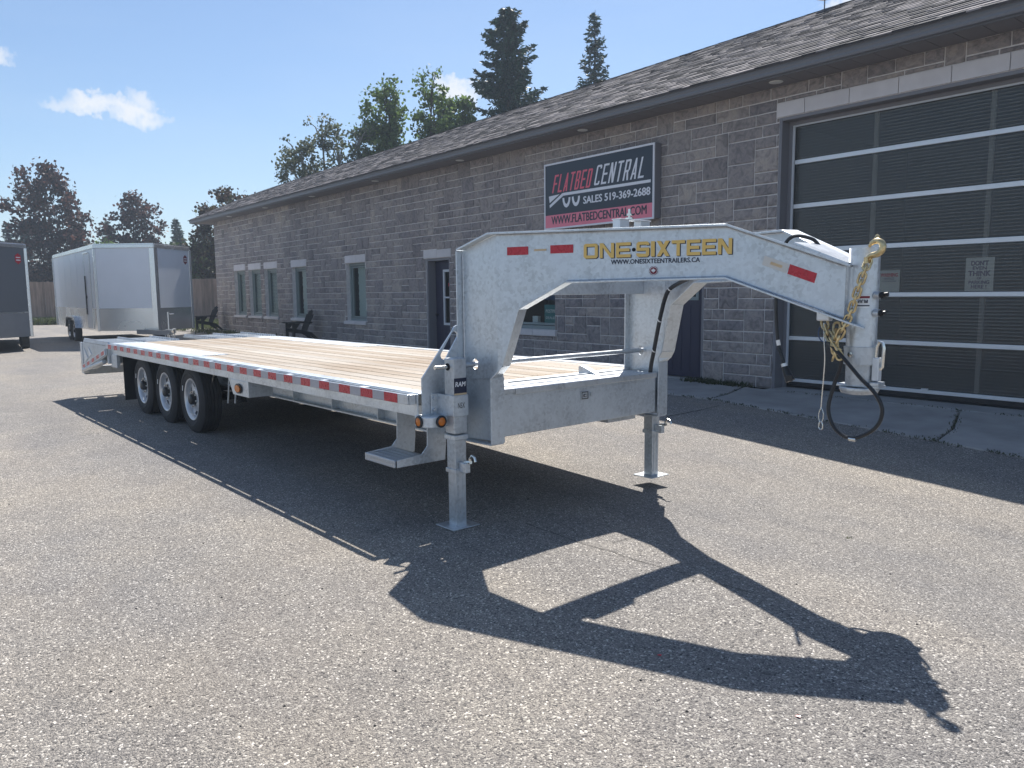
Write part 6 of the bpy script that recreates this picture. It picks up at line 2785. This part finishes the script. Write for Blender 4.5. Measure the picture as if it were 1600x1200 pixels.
broadleaf((-60.5, 12.6, 0), [(-.6, 3.9, 1.3, 1.5), (.8, 3.4, 1.3, 1.6), (0, 1.8, 1.8, 1.3)], .8, M['leaf_green'], 'green shrub showing between the tall purple maple and the white cargo trailer', n_clumps=80, per=46, clump_r=.5, leaf=.13, group=GB, name='bushy_tree', trunk_r=.1)
broadleaf((-56.5, 16.2, 0), [(-.8, 4.4, 1.3, 1.3), (.9, 3.8, 1.3, 1.6), (0, 2.0, 2.0, 1.4)], .8, M['leaf_dark'], 'dark green shrub just right of the smaller purple maple', n_clumps=90, per=46, clump_r=.5, leaf=.13, group=GB, name='bushy_tree', trunk_r=.1)
GS = 'slender spruces beyond the fence'
for (x, y, h_, r_, lab) in ((-88.8, 8.9, 8.8, 1.5, 'leftmost thin spruce tip beyond the grey cargo trailer'), (-88.2, 10.2, 8.4, 1.4, 'thin spruce tip just left of the tall purple maple'), (-82.8, 16.4, 8.7, 1.3, 'slender spruce left of the smaller purple maple'),
                         (-78.6, 21.6, 9.0, 1.7, 'slender spruce left of the bronze maple'), (-76, 12.9, 7.6, 2.2, 'spruce with spreading tips right of the tall purple maple'), (-68, 21.0, 7.0, 2.2, 'broad spruce between the smaller purple maple and the building')):
    spruce((x, y, 0), h_, r_, lab, dens=.9, spray=.4, group=GS)
GR = 'trees rising behind the shingle roof'
broadleaf((-37.2, 17.7, 0), [(-.2, 9.7, .8, .9), (-1.4, 8.8, .8, .7), (-.7, 8.3, 1.2, .9), (.8, 8.9, .9, 1.0), (-2.0, 8.3, .45, .4), (1.7, 9.5, .55, .7), (-1.6, 7.4, .9, .8), (.6, 7.4, 1.4, .9), (1.6, 7.8, .9, .9)],
          3.0, M['leaf_birch'], 'loose grey green birch at the left of the trees behind the roof', bark='pale_bark', n_clumps=150, per=30, clump_r=.36, leaf=.085, group=GR, name='birch_tree', trunk_r=.12, loose=.12)
broadleaf((-36.4, 21.6, 0), [(-.75, 12.0, .75, .8), (-1.0, 10.8, 1.15, 1.1), (-1.2, 9.4, 1.35, 1.1), (-.4, 8.6, 1.5, 1.0), (-.6, 7.0, 1.7, 1.1)],
          3.0, M['leaf_green'], 'left hand poplar of the pair behind the roof', n_clumps=190, per=44, clump_r=.40, leaf=.105, group=GR, name='poplar_tree', trunk_r=.16)
broadleaf((-35.5, 22.7, 0), [(.25, 12.2, .8, .9), (.35, 11.0, 1.15, 1.1), (.7, 9.8, 1.3, 1.1), (.5, 8.6, 1.5, 1.0), (.9, 7.3, 1.5, 1.1)],
          3.0, M['leaf_green'], 'right hand poplar of the pair behind the roof', n_clumps=190, per=44, clump_r=.40, leaf=.105, group=GR, name='poplar_tree', trunk_r=.16)
broadleaf((-34.4, 24.3, 0), [(0, 11.1, .45, .75), (.1, 10.1, .6, .6), (.35, 9.4, .7, .6)], 3.0, M['leaf_green'], 'small green treetop between the poplars and the large spruce', n_clumps=70, per=44, clump_r=.38, leaf=.11, group=GR, name='poplar_tree', trunk_r=.1)
spruce((-35.26, 28.0, 0), 17.4, 2.2, 'large dense dark spruce rising behind the roof', dens=1.25, spray=.40, ragged=.68, start=.3, group=GR,
       bulge=[(0, 1.1), (.5, 1.2), (.62, 1.15), (.74, .95), (.82, .72), (.90, .60), (.96, .32), (1, .05)])
spruce((-34.4, 33.9, 0), 18.2, 1.3, 'thin sparse spruce at the right behind the roof', dens=.6, spray=.34, ragged=.5, start=.3, group=GR,
       bulge=[(0, 1.0), (.6, .95), (.72, .70), (.80, .70), (.88, .42), (.95, .16), (1, .03)])
spruce((-33.9, 31.8, 0), 13.0, 1.6, 'low spruce top just above the roof right of the large spruce', dens=1.0, spray=.36, ragged=.35, start=.4, group=GR)

# ------------------------------------------------------------------ thin haze, thickened to lift the dark shade
hz = MB()
hz.box(-640, 640, -640, 640, -1.4, 21.0)
hm = bpy.data.materials.new('thin_haze')
hm.use_nodes = True
hm.node_tree.nodes.clear()
ho = hm.node_tree.nodes.new('ShaderNodeOutputMaterial')
hv = hm.node_tree.nodes.new('ShaderNodeVolumePrincipled')
hv.inputs['Color'].default_value = (0.74, 0.86, 1.0, 1)
hv.inputs['Density'].default_value = 0.0017
hv.inputs['Anisotropy'].default_value = 0.0
hm.node_tree.links.new(hv.outputs[0], ho.inputs['Volume'])
hb = hz.build('haze', hm)
tag(hb, 'thin pale haze over the whole yard, thickened to lift the shade', 'haze', kind='stuff')
